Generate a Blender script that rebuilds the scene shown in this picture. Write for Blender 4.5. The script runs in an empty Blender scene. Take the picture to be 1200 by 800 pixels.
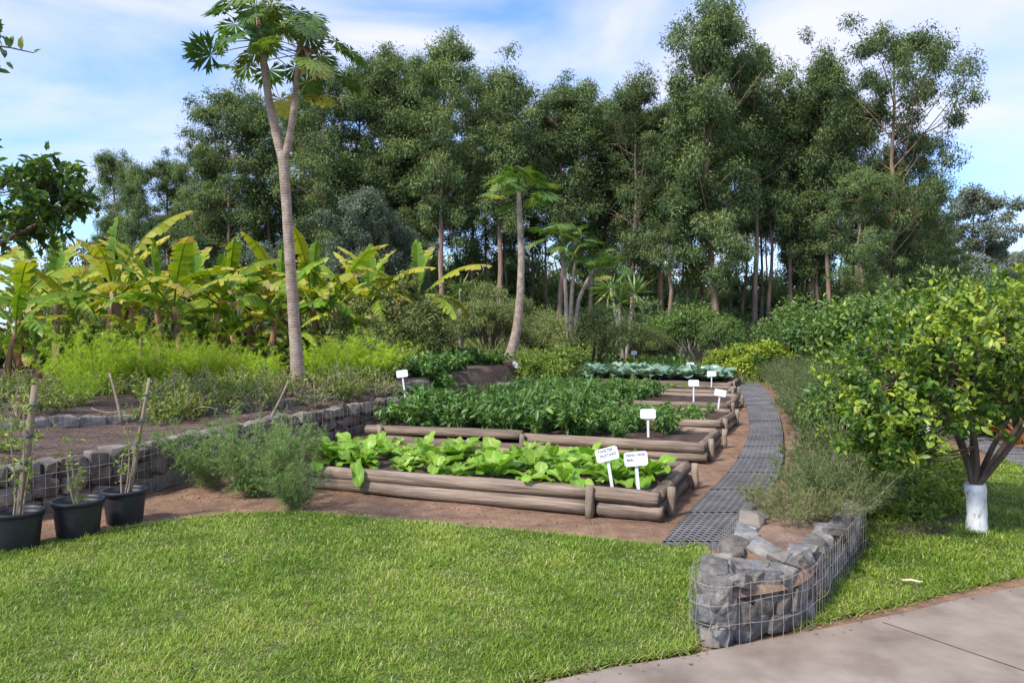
import bpy, bmesh, math
import numpy as np
from mathutils import Vector, Matrix

# ------------------------------------------------------------------ camera, sky, sun, exposure
S = bpy.context.scene
COL = S.collection
F, CX, HY, CAMZ = 870.0, 600.0, 390.0, 1.6
cam_d = bpy.data.cameras.new('camera')
cam = bpy.data.objects.new('camera', cam_d); COL.objects.link(cam)
cam.location = (0, 0, CAMZ)
cam.rotation_euler = (math.radians(90) - math.atan((400 - HY) / F), 0, 0)
cam_d.sensor_width = 36; cam_d.lens = F / 1200 * 36
cam_d.clip_start = 0.05; cam_d.clip_end = 5000
S.camera = cam

SUN_EL, SUN_AZ = math.radians(47), math.atan2(-0.66, -0.60)
w = bpy.data.worlds.new('World'); S.world = w; w.use_nodes = True
nt = w.node_tree; nt.nodes.clear()
def N(tree, t, **k):
    n = tree.nodes.new(t)
    for a, b in k.items(): setattr(n, a, b)
    return n
sky = N(nt, 'ShaderNodeTexSky', sky_type='NISHITA', sun_disc=False)
sky.sun_elevation = SUN_EL; sky.sun_rotation = SUN_AZ
sky.air_density = 1.1; sky.dust_density = 0.6; sky.ozone_density = 2.0
tc = N(nt, 'ShaderNodeTexCoord')
mp = N(nt, 'ShaderNodeMapping'); mp.inputs['Rotation'].default_value = (0.0, 0.25, 0.3)
mp.inputs['Scale'].default_value = (1.3, 1.0, 4.2); mp.inputs['Location'].default_value = (0.35, 0.1, 0.55)
nz = N(nt, 'ShaderNodeTexNoise'); nz.inputs['Scale'].default_value = 1.9
nz.inputs['Detail'].default_value = 7; nz.inputs['Roughness'].default_value = 0.5; nz.inputs['Distortion'].default_value = 0.5
sepw = N(nt, 'ShaderNodeSeparateXYZ')
bias = N(nt, 'ShaderNodeMath', operation='MULTIPLY_ADD'); bias.inputs[1].default_value = 0.09
cr = N(nt, 'ShaderNodeValToRGB')
cr.color_ramp.elements[0].position = 0.40; cr.color_ramp.elements[1].position = 0.66
cr.color_ramp.elements[0].color = (0.04, 0.04, 0.04, 1); cr.color_ramp.elements[1].color = (0.95, 0.95, 0.95, 1)
mx = N(nt, 'ShaderNodeMix', data_type='RGBA')
mx.inputs['B'].default_value = (2.95, 3.0, 3.6, 1)
bg = N(nt, 'ShaderNodeBackground'); bg.inputs['Strength'].default_value = 0.15
out = N(nt, 'ShaderNodeOutputWorld')
L = nt.links.new
L(tc.outputs['Generated'], mp.inputs['Vector']); L(mp.outputs[0], nz.inputs['Vector'])
L(tc.outputs['Generated'], sepw.inputs[0]); L(sepw.outputs[0], bias.inputs[0]); L(nz.outputs[0], bias.inputs[2])
L(bias.outputs[0], cr.inputs[0]); L(cr.outputs[0], mx.inputs['Factor'])
tint = N(nt, 'ShaderNodeMix', data_type='RGBA', blend_type='MULTIPLY'); tint.inputs['Factor'].default_value = 1; tint.inputs['B'].default_value = (.52, .68, .98, 1)
L(sky.outputs[0], tint.inputs['A']); L(tint.outputs['Result'], mx.inputs['A']); L(mx.outputs['Result'], bg.inputs[0]); L(bg.outputs[0], out.inputs[0])

sun_d = bpy.data.lights.new('sun', 'SUN'); sun = bpy.data.objects.new('sun', sun_d); COL.objects.link(sun)
sun_d.energy = 2.5; sun_d.angle = math.radians(7.0); sun_d.color = (1.0, 0.94, 0.84)
sv = Vector((math.sin(SUN_AZ) * math.cos(SUN_EL), math.cos(SUN_AZ) * math.cos(SUN_EL), math.sin(SUN_EL)))
sun.rotation_euler = sv.to_track_quat('Z', 'Y').to_euler()
S.view_settings.view_transform = 'Standard'; S.view_settings.look = 'None'
S.view_settings.exposure = 1.14; S.view_settings.gamma = 1.0; S.view_settings.use_curve_mapping = False
S.render.engine = 'CYCLES'
S.cycles.max_bounces = 6; S.cycles.diffuse_bounces = 3; S.cycles.transmission_bounces = 4; S.cycles.glossy_bounces = 2
S.cycles.use_denoising = True

# ------------------------------------------------------------------ helpers
RNG = np.random.default_rng(7)
def R(s): return np.random.default_rng(s)
def gp(px, py, z=0.0):
    d = (CAMZ - z) * F / (py - HY)
    return ((px - CX) / F * d, d)
def X(px, d): return (px - CX) / F * d
def Zp(py, d): return CAMZ + (HY - py) * d / F
def sm(a, b, x):
    t = np.clip((x - a) / (b - a), 0, 1); return t * t * (3 - 2 * t)
def unit(v):
    v = np.asarray(v, float); return v / np.maximum(np.linalg.norm(v, axis=-1, keepdims=True), 1e-9)
def rdirs(rng, n): return unit(rng.normal(size=(n, 3)))
def vnoise(x, y, s=1.0, seed=0):
    r = R(900 + seed); out = 0
    for k in range(5):
        a = r.uniform(0, 6.28); f = s * (1.0 + 0.9 * k) ; p = r.uniform(0, 6.28)
        out = out + np.sin((x * np.cos(a) + y * np.sin(a)) * f + p + 1.3 * np.sin((x * np.sin(a) - y * np.cos(a)) * f * .7)) / (1 + .6 * k)
    return out / 2.4

class MB:
    def __init__(s): s.V = []; s.T = []; s.Q = []; s.Tr = []; s.mq = []; s.mt = []; s.n = 0
    def add(s, V, q=None, t=None, tint=0.5, m=0):
        V = np.asarray(V, float).reshape(-1, 3); k = len(V)
        s.V.append(V); s.T.append(np.broadcast_to(np.asarray(tint, float), (k,)).copy())
        if q is not None and len(q):
            q = np.asarray(q, int).reshape(-1, 4); s.Q.append(q + s.n); s.mq.append(np.full(len(q), m))
        if t is not None and len(t):
            t = np.asarray(t, int).reshape(-1, 3); s.Tr.append(t + s.n); s.mt.append(np.full(len(t), m))
        s.n += k
    def leaves(s, tpl, pos, d, nrm, sc, wid=1.0, tint=0.5, m=0):
        tv, tq, tt = tpl; pos = np.asarray(pos, float).reshape(-1, 3); n = len(pos)
        if not n: return
        d = unit(d); sd = unit(np.cross(nrm, d) + 1e-6); nn = np.cross(d, sd)
        sc = np.broadcast_to(np.asarray(sc, float), (n,)); wid = np.broadcast_to(np.asarray(wid, float), (n,))
        V = pos[:, None] + sc[:, None, None] * (tv[None, :, 0, None] * d[:, None] + (tv[None, :, 1] * wid[:, None])[..., None] * sd[:, None] + tv[None, :, 2, None] * nn[:, None])
        k = len(tv); off = (np.arange(n) * k)[:, None, None]
        tint = np.broadcast_to(np.asarray(tint, float), (n,))
        q = (off + np.asarray(tq, int)[None]).reshape(-1, 4) if len(tq) else None
        t = (off + np.asarray(tt, int)[None]).reshape(-1, 3) if len(tt) else None
        s.add(V.reshape(-1, 3), q, t, np.repeat(tint, k), m)
    def tube(s, P, r, sides=8, cap=True, tint=0.5, m=0, jit=0.0, rng=None):
        P = np.asarray(P, float); k = len(P); r = np.broadcast_to(np.asarray(r, float), (k,))
        T = unit(np.gradient(P, axis=0)); ref = np.array([0, 0, 1.0]) if abs(T[0][2]) < .9 else np.array([1.0, 0, 0])
        U = unit(np.cross(T, ref)); Wv = np.cross(T, U)
        a = np.arange(sides) * 2 * np.pi / sides
        rr = np.repeat(r[:, None], sides, 1)
        if jit: rr = rr * (1 + (rng or RNG).normal(0, jit, rr.shape))
        V = P[:, None] + rr[..., None] * (np.cos(a)[None, :, None] * U[:, None] + np.sin(a)[None, :, None] * Wv[:, None])
        V = V.reshape(-1, 3); i = np.arange(k - 1)[:, None] * sides; j = np.arange(sides)[None]; jn = (j + 1) % sides
        q = np.stack([i + j, i + jn, i + sides + jn, i + sides + j], -1).reshape(-1, 4)
        tr = []
        if cap:
            V = np.vstack([V, P[0], P[-1]]); c0 = k * sides
            for b in range(sides):
                tr.append((c0, (b + 1) % sides, b)); tr.append((c0 + 1, (k - 1) * sides + b, (k - 1) * sides + (b + 1) % sides))
        s.add(V, q, tr, tint, m)
    def box(s, c, size, rot=None, tint=0.5, m=0):
        c = np.asarray(c, float); h = np.asarray(size, float) / 2
        V = np.array([(x, y, z) for x in (-1, 1) for y in (-1, 1) for z in (-1, 1)], float) * h
        if rot is not None: V = V @ np.asarray(rot).T
        s.add(V + c, [(0, 1, 3, 2), (4, 6, 7, 5), (0, 4, 5, 1), (2, 3, 7, 6), (0, 2, 6, 4), (1, 5, 7, 3)], None, tint, m)
    def lathe(s, prof, sides=32, tint=0.5, m=0):
        k = len(prof); a = np.arange(sides) * 2 * np.pi / sides
        V = np.array([[(r * math.cos(t), r * math.sin(t), z) for t in a] for r, z in prof]).reshape(-1, 3)
        i = np.arange(k - 1)[:, None] * sides; j = np.arange(sides)[None]; jn = (j + 1) % sides
        s.add(V, np.stack([i + j, i + jn, i + sides + jn, i + sides + j], -1).reshape(-1, 4), None, tint, m)
    def mesh(s, name, mats, smooth=True):
        me = bpy.data.meshes.new(name)
        V = np.vstack(s.V); Q = np.vstack(s.Q) if s.Q else np.zeros((0, 4), int); T = np.vstack(s.Tr) if s.Tr else np.zeros((0, 3), int)
        me.vertices.add(len(V)); me.vertices.foreach_set('co', V.astype(np.float32).ravel())
        nl = Q.size + T.size; me.loops.add(nl); me.polygons.add(len(Q) + len(T))
        me.loops.foreach_set('vertex_index', np.concatenate([Q.ravel(), T.ravel()]).astype(np.int32))
        ls = np.concatenate([np.arange(len(Q)) * 4, Q.size + np.arange(len(T)) * 3]).astype(np.int32)
        me.polygons.foreach_set('loop_start', ls)
        mi = np.concatenate((s.mq or [np.zeros(0)]) + (s.mt or [np.zeros(0)])).astype(np.int32)
        for mm in (mats if isinstance(mats, (list, tuple)) else [mats]): me.materials.append(mm)
        me.polygons.foreach_set('material_index', mi)
        me.polygons.foreach_set('use_smooth', np.full(len(Q) + len(T), bool(smooth)))
        at = me.attributes.new('tint', 'FLOAT', 'POINT'); at.data.foreach_set('value', np.concatenate(s.T).astype(np.float32))
        me.update(calc_edges=True)
        return me
    def build(s, name, mats, parent=None, smooth=True):
        return obj(name, s.mesh(name, mats, smooth), parent)
def obj(name, me, parent=None):
    o = bpy.data.objects.new(name, me); COL.objects.link(o)
    if parent is not None: o.parent = parent
    return o
def tag(o, label=None, cat=None, group=None, kind=None):
    if label: o['label'] = label
    if cat: o['category'] = cat
    if group: o['group'] = group
    if kind: o['kind'] = kind
    return o
def empty(name, loc, label, cat, group=None, rz=0):
    o = bpy.data.objects.new(name, None); COL.objects.link(o); o.empty_display_size = .1
    o.location = loc; o.rotation_euler = (0, 0, rz)
    return tag(o, label, cat, group)
def place(name, parts, loc, label, cat, group=None, rz=0, sc=1.0):
    """a thing with parts sharing mesh data: parts = [(part_name, mesh), ...]; one mesh gives a single object"""
    if len(parts) == 1:
        o = obj(name, parts[0][1])
    else:
        o = bpy.data.objects.new(name, None); COL.objects.link(o)
        for pn, me in parts: obj(pn, me, o)
    o.location = loc; o.rotation_euler = (0, 0, rz)
    o.scale = sc if isinstance(sc, (tuple, list)) else (sc, sc, sc)
    return tag(o, label, cat, group)

# leaf templates: (verts, quads, tris); x along the leaf, y across, z up
T_DIA = (np.array([(0, 0, 0), (.42, .5, .0), (1, 0, -.08), (.42, -.5, 0)]), [(0, 3, 2, 1)], [])
T_MID = (np.array([(0, 0, 0), (.28, .46, .10), (.68, .40, .06), (1, 0, -.10), (.68, -.40, .06), (.28, -.46, .10), (.30, 0, .0), (.68, 0, -.02)]),
         [(0, 6, 1, 1)][:0] + [(6, 7, 2, 1), (5, 4, 7, 6)], [(0, 6, 1), (0, 5, 6), (7, 3, 2), (4, 3, 7)])
T_NDL = (np.array([(0, .5, 0), (0, -.5, 0), (1, 0, 0)]), [], [(0, 1, 2)])
def palm_template():
    V = []; Q = []; rng = R(5)
    for i, a in enumerate(np.radians([-140, -100, -62, -30, 0, 30, 62, 100, 140])):
        Lb = [.55, .72, .86, .95, 1, .95, .86, .72, .55][i]; c, s_ = math.cos(a), math.sin(a)
        def put(poly, dz):
            b = len(V)
            for u, v in poly:
                x, y = (u * c - v * s_) * Lb, (u * s_ + v * c) * Lb
                rr = math.hypot(x, y); V.append((x, y, dz - .20 * rr * rr))
            Q.append((b, b + 1, b + 2, b + 3))
        put([(0, 0), (.5, -.12), (1, 0), (.5, .12)], .004 * i)
        for sg in (-1, 1):
            put([(.40, 0), (.64, sg * .05), (.84, sg * .25), (.54, sg * .14)], .004 * i + .015)
        put([(.6, 0), (.82, -.05), (.97, -.13), (.72, -.1)], .004 * i + .02)
    return (np.array(V), Q, [])
T_PALM = palm_template()

# ------------------------------------------------------------------ materials
def new_mat(name):
    m = bpy.data.materials.new(name); m.use_nodes = True; m.node_tree.nodes.clear(); return m, m.node_tree
def ramp(tree, stops):
    r = N(tree, 'ShaderNodeValToRGB'); e = r.color_ramp.elements
    while len(e) < len(stops): e.new(0.5)
    for el, (p, c) in zip(e, stops): el.position = p; el.color = (*c, 1)
    return r
def leaf_mat(name, stops, rough=.45, trans=.32, spec=.35, vary=.22, tmul=(1.25, 1.35, .55)):
    m, t = new_mat(name); l = t.links.new
    at = N(t, 'ShaderNodeAttribute', attribute_name='tint'); rp = ramp(t, stops); l(at.outputs['Fac'], rp.inputs[0])
    oi = N(t, 'ShaderNodeObjectInfo'); mr = N(t, 'ShaderNodeMapRange')
    mr.inputs['To Min'].default_value = 1 - vary; mr.inputs['To Max'].default_value = 1 + vary; l(oi.outputs['Random'], mr.inputs['Value'])
    hs = N(t, 'ShaderNodeHueSaturation'); l(rp.outputs[0], hs.inputs['Color']); l(mr.outputs[0], hs.inputs['Value'])
    p = N(t, 'ShaderNodeBsdfPrincipled'); p.inputs['Roughness'].default_value = rough
    p.inputs['Specular IOR Level'].default_value = spec; l(hs.outputs[0], p.inputs['Base Color'])
    tr = N(t, 'ShaderNodeBsdfTranslucent'); mu = N(t, 'ShaderNodeMix', data_type='RGBA', blend_type='MULTIPLY'); mu.inputs['Factor'].default_value = 1
    mu.inputs['B'].default_value = (*tmul, 1); l(hs.outputs[0], mu.inputs['A']); l(mu.outputs['Result'], tr.inputs[0])
    mix = N(t, 'ShaderNodeMixShader'); mix.inputs[0].default_value = trans; l(p.outputs[0], mix.inputs[1]); l(tr.outputs[0], mix.inputs[2])
    o = N(t, 'ShaderNodeOutputMaterial'); l(mix.outputs[0], o.inputs[0]); return m
def noise_mat(name, stops, scale=8, detail=6, stretch=(1, 1, 1), rough=.85, bump=.3, bscale=None, bdist=.02, spec=.25, coord='Object', stops2=None, scale2=1.0, rnd=0.0):
    m, t = new_mat(name); l = t.links.new
    c = N(t, 'ShaderNodeTexCoord'); mpn = N(t, 'ShaderNodeMapping'); mpn.inputs['Scale'].default_value = stretch; l(c.outputs[coord], mpn.inputs[0])
    vec = mpn.outputs[0]
    oi = N(t, 'ShaderNodeObjectInfo')
    if rnd:
        ad = N(t, 'ShaderNodeVectorMath', operation='ADD'); ms = N(t, 'ShaderNodeMath', operation='MULTIPLY'); ms.inputs[1].default_value = 37.0
        l(oi.outputs['Random'], ms.inputs[0]); l(vec, ad.inputs[0]); l(ms.outputs[0], ad.inputs[1]); vec = ad.outputs[0]
    n1 = N(t, 'ShaderNodeTexNoise'); n1.inputs['Scale'].default_value = scale; n1.inputs['Detail'].default_value = detail; n1.inputs['Roughness'].default_value = .62
    l(vec, n1.inputs['Vector']); rp = ramp(t, stops); l(n1.outputs[0], rp.inputs[0]); colo = rp.outputs[0]
    if stops2:
        n2 = N(t, 'ShaderNodeTexNoise'); n2.inputs['Scale'].default_value = scale2; n2.inputs['Detail'].default_value = 4; l(vec, n2.inputs['Vector'])
        r2 = ramp(t, stops2); l(n2.outputs[0], r2.inputs[0]); mm = N(t, 'ShaderNodeMix', data_type='RGBA', blend_type='MULTIPLY'); mm.inputs['Factor'].default_value = 1
        l(colo, mm.inputs['A']); l(r2.outputs[0], mm.inputs['B']); colo = mm.outputs['Result']
    if rnd:
        hs = N(t, 'ShaderNodeHueSaturation'); mr = N(t, 'ShaderNodeMapRange'); mr.inputs['To Min'].default_value = 1 - rnd; mr.inputs['To Max'].default_value = 1 + rnd
        l(oi.outputs['Random'], mr.inputs['Value']); l(mr.outputs[0], hs.inputs['Value']); l(colo, hs.inputs['Color']); colo = hs.outputs[0]
    p = N(t, 'ShaderNodeBsdfPrincipled'); p.inputs['Roughness'].default_value = rough; p.inputs['Specular IOR Level'].default_value = spec; l(colo, p.inputs['Base Color'])
    if bump:
        nb = N(t, 'ShaderNodeTexNoise'); nb.inputs['Scale'].default_value = bscale or scale * 3; nb.inputs['Detail'].default_value = 5; l(vec, nb.inputs['Vector'])
        b = N(t, 'ShaderNodeBump'); b.inputs['Strength'].default_value = bump; b.inputs['Distance'].default_value = bdist; l(nb.outputs[0], b.inputs['Height']); l(b.outputs[0], p.inputs['Normal'])
    o = N(t, 'ShaderNodeOutputMaterial'); l(p.outputs[0], o.inputs[0]); return m

W2 = [(0.3, (.62, .62, .62)), (0.7, (1.15, 1.12, 1.08))]
M = {}
M['soil_path'] = noise_mat('trodden_earth', [(.25, (.16, .100, .068)), (.55, (.27, .178, .124)), (.8, (.37, .26, .19))], 5, 8, bump=.7, bscale=38, bdist=.03, stops2=W2, scale2=.9)
M['soil_dark'] = noise_mat('garden_soil', [(.3, (.045, .028, .022)), (.7, (.13, .082, .062))], 7, 8, bump=1, bscale=26, bdist=.05, stops2=W2, scale2=1.2)
M['soil_terrace'] = noise_mat('terrace_soil', [(.3, (.065, .044, .034)), (.7, (.175, .12, .09))], 5, 8, bump=1, bscale=20, bdist=.06, stops2=W2, scale2=.7)
M['lawn'] = noise_mat('lawn_base', [(.3, (.07, .085, .024)), (.7, (.16, .17, .06))], 14, 6, bump=.6, bscale=60)
M['concrete'] = noise_mat('concrete', [(.25, (.18, .142, .112)), (.5, (.262, .214, .172)), (.8, (.35, .294, .244))], 2.2, 9, bump=.25, bscale=90, bdist=.006, stops2=[(.36, (.78, .74, .70)), (.48, (.97, .95, .93)), (.62, (1.08, 1.06, 1.04))], scale2=2.4, rough=.9)
M['rubber'] = noise_mat('mat_rubber', [(.3, (.13, .128, .130)), (.7, (.235, .23, .226))], 9, 6, bump=.3, bscale=60, bdist=.004, rough=.7, stops2=W2, scale2=1.5)
M['log'] = noise_mat('log_wood', [(.25, (.10, .074, .054)), (.48, (.215, .163, .12)), (.75, (.36, .285, .215))], 3.0, 10, stretch=(.7, 12, 12), bump=.55, bscale=8, bdist=.02, rnd=.25, stops2=[(.3, (.5, .47, .45)), (.5, (1, .98, .96)), (.7, (1.2, 1.15, 1.08))], scale2=1.1)
M['stake'] = noise_mat('stake_wood', [(.25, (.14, .10, .07)), (.5, (.26, .20, .14)), (.8, (.38, .30, .22))], 4, 8, stretch=(9, 9, 1), bump=.5, bscale=10, bdist=.01, rnd=.2)
M['stone'] = noise_mat('grey_stone', [(.25, (.075, .078, .080)), (.5, (.165, .165, .162)), (.8, (.32, .305, .275))], 11, 10, bump=1.0, bscale=30, bdist=.018, rnd=.28, stops2=[(.35, (.80, .66, .52)), (.62, (1.1, 1.08, 1.04))], scale2=4)
M['stone_brown'] = noise_mat('brown_stone', [(.25, (.085, .073, .060)), (.5, (.18, .158, .132)), (.8, (.32, .285, .245))], 6, 9, bump=.8, bscale=16, bdist=.02, rnd=.25, stops2=W2, scale2=3)
M['stone_red'] = noise_mat('red_stone', [(.3, (.15, .12, .10)), (.7, (.28, .225, .18))], 6, 8, bump=.6, bscale=18, bdist=.02)
M['wire'] = noise_mat('galvanised_wire', [(.3, (.22, .19, .155)), (.7, (.40, .36, .31))], 20, 3, bump=0, rough=.55, spec=.5)
M['bark_gum'] = noise_mat('gum_bark', [(.3, (.15, .095, .065)), (.55, (.30, .20, .145)), (.8, (.48, .37, .30))], 1.2, 6, stretch=(6, 6, .6), bump=.5, bscale=4, bdist=.03, rnd=.25)
M['bark_dark'] = noise_mat('shrub_bark', [(.3, (.07, .05, .036)), (.7, (.17, .125, .09))], 14, 6, stretch=(1, 1, .3), bump=.6, bscale=30, bdist=.01)
M['bark_pale'] = noise_mat('pale_bark', [(.3, (.22, .18, .14)), (.7, (.40, .34, .28))], 8, 6, stretch=(2, 2, .5), bump=.5, bscale=14, bdist=.02)
M['twig'] = noise_mat('dry_twig', [(.3, (.20, .15, .105)), (.7, (.38, .30, .22))], 20, 4, bump=.3, bscale=40, bdist=.005)
M['whitewash'] = noise_mat('whitewash', [(.36, (.26, .23, .20)), (.43, (.64, .63, .61)), (.7, (.80, .80, .79))], 13, 7, stretch=(1, 1, .5), bump=.5, bscale=40, bdist=.008, rough=.8)
M['sign'] = noise_mat('white_board', [(.2, (.74, .74, .73)), (.7, (.84, .84, .83))], 9, 4, bump=.05, rough=.5)
M['ink'] = noise_mat('marker_ink', [(.3, (.03, .03, .035)), (.7, (.06, .06, .07))], 9, 2, bump=0, rough=.6)
M['pot'] = noise_mat('black_plastic', [(.3, (.012, .012, .013)), (.7, (.028, .027, .028))], 12, 6, bump=.15, bscale=30, bdist=.004, rough=.5, spec=.45)
M['tie'] = noise_mat('green_tie', [(.3, (.01, .10, .075)), (.7, (.02, .16, .12))], 12, 3, bump=0, rough=.6)
M['stem_green'] = noise_mat('green_stem', [(.3, (.10, .15, .04)), (.7, (.22, .28, .09))], 12, 4, bump=.1, rough=.6)
M['stem_banana'] = noise_mat('banana_stem', [(.3, (.13, .065, .035)), (.5, (.31, .17, .085)), (.75, (.34, .30, .12))], 2.5, 6, stretch=(4, 4, .7), bump=.4, bscale=8, bdist=.02, rnd=.25)
M['fruit'] = noise_mat('papaya_fruit', [(.3, (.04, .10, .03)), (.7, (.10, .19, .05))], 5, 4, bump=.05, rough=.4)
M['plaster'] = noise_mat('grey_plaster', [(.3, (.42, .42, .43)), (.7, (.52, .52, .53))], 3, 4, bump=.1)
M['kerb'] = noise_mat('kerb_stone', [(.3, (.12, .11, .10)), (.7, (.24, .22, .195))], 7, 7, bump=.7, bscale=18, bdist=.02)
M['dry'] = noise_mat('dry_leaf', [(.3, (.16, .085, .045)), (.7, (.30, .18, .10))], 12, 4, bump=.2)
M['straw'] = noise_mat('straw', [(.3, (.50, .42, .25)), (.7, (.68, .60, .40))], 12, 4, bump=.2)
def papaya_bark():
    m, t = new_mat('papaya_bark'); l = t.links.new
    c = N(t, 'ShaderNodeTexCoord'); wv = N(t, 'ShaderNodeTexWave', wave_type='BANDS', bands_direction='Z'); wv.inputs['Scale'].default_value = 7
    wv.inputs['Distortion'].default_value = 5; wv.inputs['Detail'].default_value = 4; wv.inputs['Detail Scale'].default_value = 2
    l(c.outputs['Object'], wv.inputs[0]); n1 = N(t, 'ShaderNodeTexNoise'); n1.inputs['Scale'].default_value = 7; n1.inputs['Detail'].default_value = 7; l(c.outputs['Object'], n1.inputs['Vector'])
    ad = N(t, 'ShaderNodeMath', operation='MULTIPLY_ADD'); ad.inputs[1].default_value = .14; l(wv.outputs['Fac'], ad.inputs[0]); l(n1.outputs[0], ad.inputs[2])
    rp = ramp(t, [(.3, (.15, .105, .075)), (.6, (.31, .235, .175)), (.9, (.45, .365, .285))]); l(ad.outputs[0], rp.inputs[0])
    p = N(t, 'ShaderNodeBsdfPrincipled'); p.inputs['Roughness'].default_value = .85; l(rp.outputs[0], p.inputs['Base Color'])
    b = N(t, 'ShaderNodeBump'); b.inputs['Strength'].default_value = .6; b.inputs['Distance'].default_value = .03; l(ad.outputs[0], b.inputs['Height']); l(b.outputs[0], p.inputs['Normal'])
    o = N(t, 'ShaderNodeOutputMaterial'); l(p.outputs[0], o.inputs[0]); return m
M['bark_papaya'] = papaya_bark()

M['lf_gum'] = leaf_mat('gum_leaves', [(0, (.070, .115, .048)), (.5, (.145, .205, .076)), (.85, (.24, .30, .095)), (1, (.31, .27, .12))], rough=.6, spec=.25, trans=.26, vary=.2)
M['lf_gum_pale'] = leaf_mat('pale_gum_leaves', [(0, (.09, .125, .08)), (.6, (.14, .185, .12)), (1, (.20, .24, .15))], rough=.5, trans=.25, vary=.15)
M['lf_far'] = leaf_mat('hazed_far_leaves', [(0, (.14, .165, .12)), (.6, (.21, .24, .17)), (1, (.28, .30, .20))], rough=.6, trans=.2)  # distance haze put into the leaf colour: lighter and less saturated
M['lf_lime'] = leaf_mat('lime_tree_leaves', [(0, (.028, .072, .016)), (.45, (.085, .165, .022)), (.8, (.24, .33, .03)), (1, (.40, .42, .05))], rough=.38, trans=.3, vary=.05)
M['lf_citrus'] = leaf_mat('citrus_leaves', [(0, (.045, .10, .026)), (.5, (.105, .185, .04)), (.85, (.23, .30, .05)), (1, (.34, .34, .05))], rough=.35, trans=.3, vary=.05)
M['lf_shrub'] = leaf_mat('shrub_leaves', [(0, (.045, .095, .024)), (.5, (.115, .19, .04)), (.85, (.24, .31, .055)), (1, (.36, .38, .07))], rough=.42, trans=.28, vary=.15)
M['lf_olive'] = leaf_mat('olive_leaves', [(0, (.105, .135, .045)), (.5, (.19, .225, .07)), (1, (.30, .31, .10))], rough=.55, trans=.3, vary=.15)
M['lf_bright'] = leaf_mat('bright_leaves', [(0, (.085, .145, .022)), (.5, (.19, .265, .04)), (1, (.36, .39, .08))], rough=.5, trans=.35, vary=.15)
M['lf_fern'] = leaf_mat('fern_needles', [(0, (.19, .31, .014)), (.5, (.36, .48, .025)), (.9, (.50, .56, .05)), (1, (.45, .40, .12))], rough=.6, trans=.4, vary=.3)
M['lf_artemisia'] = leaf_mat('feathery_leaves', [(0, (.095, .17, .042)), (.5, (.18, .285, .078)), (1, (.31, .41, .13))], rough=.6, trans=.3, vary=.12)
M['lf_rosemary'] = leaf_mat('rosemary_needles', [(0, (.060, .100, .026)), (.5, (.130, .180, .050)), (.85, (.21, .235, .075)), (1, (.24, .155, .085))], rough=.6, trans=.2, vary=.15)
M['lf_mustard'] = leaf_mat('mustard_leaves', [(0, (.085, .22, .02)), (.45, (.22, .40, .04)), (.75, (.34, .50, .07)), (1, (.55, .66, .26))], rough=.42, trans=.35, vary=.14, tmul=(1.15, 1.2, .5))
M['lf_pepper'] = leaf_mat('pepper_leaves', [(0, (.045, .11, .028)), (.5, (.11, .215, .05)), (1, (.24, .36, .09))], rough=.38, trans=.3, vary=.15)
M['lf_cabbage'] = leaf_mat('cabbage_leaves', [(0, (.11, .20, .14)), (.5, (.19, .30, .22)), (1, (.34, .43, .32))], rough=.5, trans=.2, vary=.12)
M['lf_banana'] = leaf_mat('banana_leaves', [(0, (.045, .12, .014)), (.35, (.125, .24, .018)), (.6, (.32, .37, .022)), (.78, (.46, .39, .05)), (.9, (.36, .24, .12)), (1, (.27, .17, .11))], rough=.5, spec=.25, trans=.33, vary=.12, tmul=(1.2, 1.25, .5))
M['lf_papaya'] = leaf_mat('papaya_leaves', [(0, (.050, .115, .022)), (.5, (.105, .195, .035)), (.9, (.24, .30, .05)), (1, (.52, .46, .11))], rough=.42, trans=.33, vary=.1)
M['lf_yucca'] = leaf_mat('yucca_leaves', [(0, (.075, .14, .045)), (.6, (.15, .24, .07)), (1, (.30, .34, .10))], rough=.45, trans=.25)
M['lf_grass'] = leaf_mat('grass_blades', [(0, (.075, .145, .014)), (.4, (.175, .28, .026)), (.75, (.30, .385, .05)), (.88, (.40, .42, .10)), (1, (.52, .44, .24))], rough=.5, trans=.3, vary=0)
M['lf_meadow'] = leaf_mat('meadow_grass', [(0, (.10, .16, .03)), (.5, (.20, .27, .05)), (1, (.44, .40, .17))], rough=.6, trans=.3)
M['lf_orange'] = leaf_mat('orange_leaves', [(0, (.62, .17, .06)), (.6, (.72, .30, .12)), (1, (.45, .40, .10))], rough=.4, trans=.3)
M['lf_dead'] = leaf_mat('dead_leaves', [(0, (.16, .095, .055)), (.6, (.30, .20, .12)), (1, (.42, .31, .20))], rough=.7, trans=.2)
M['flower'] = noise_mat('yellow_flower', [(.3, (.70, .55, .03)), (.7, (.80, .65, .05))], 8, 2, bump=0)

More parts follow.
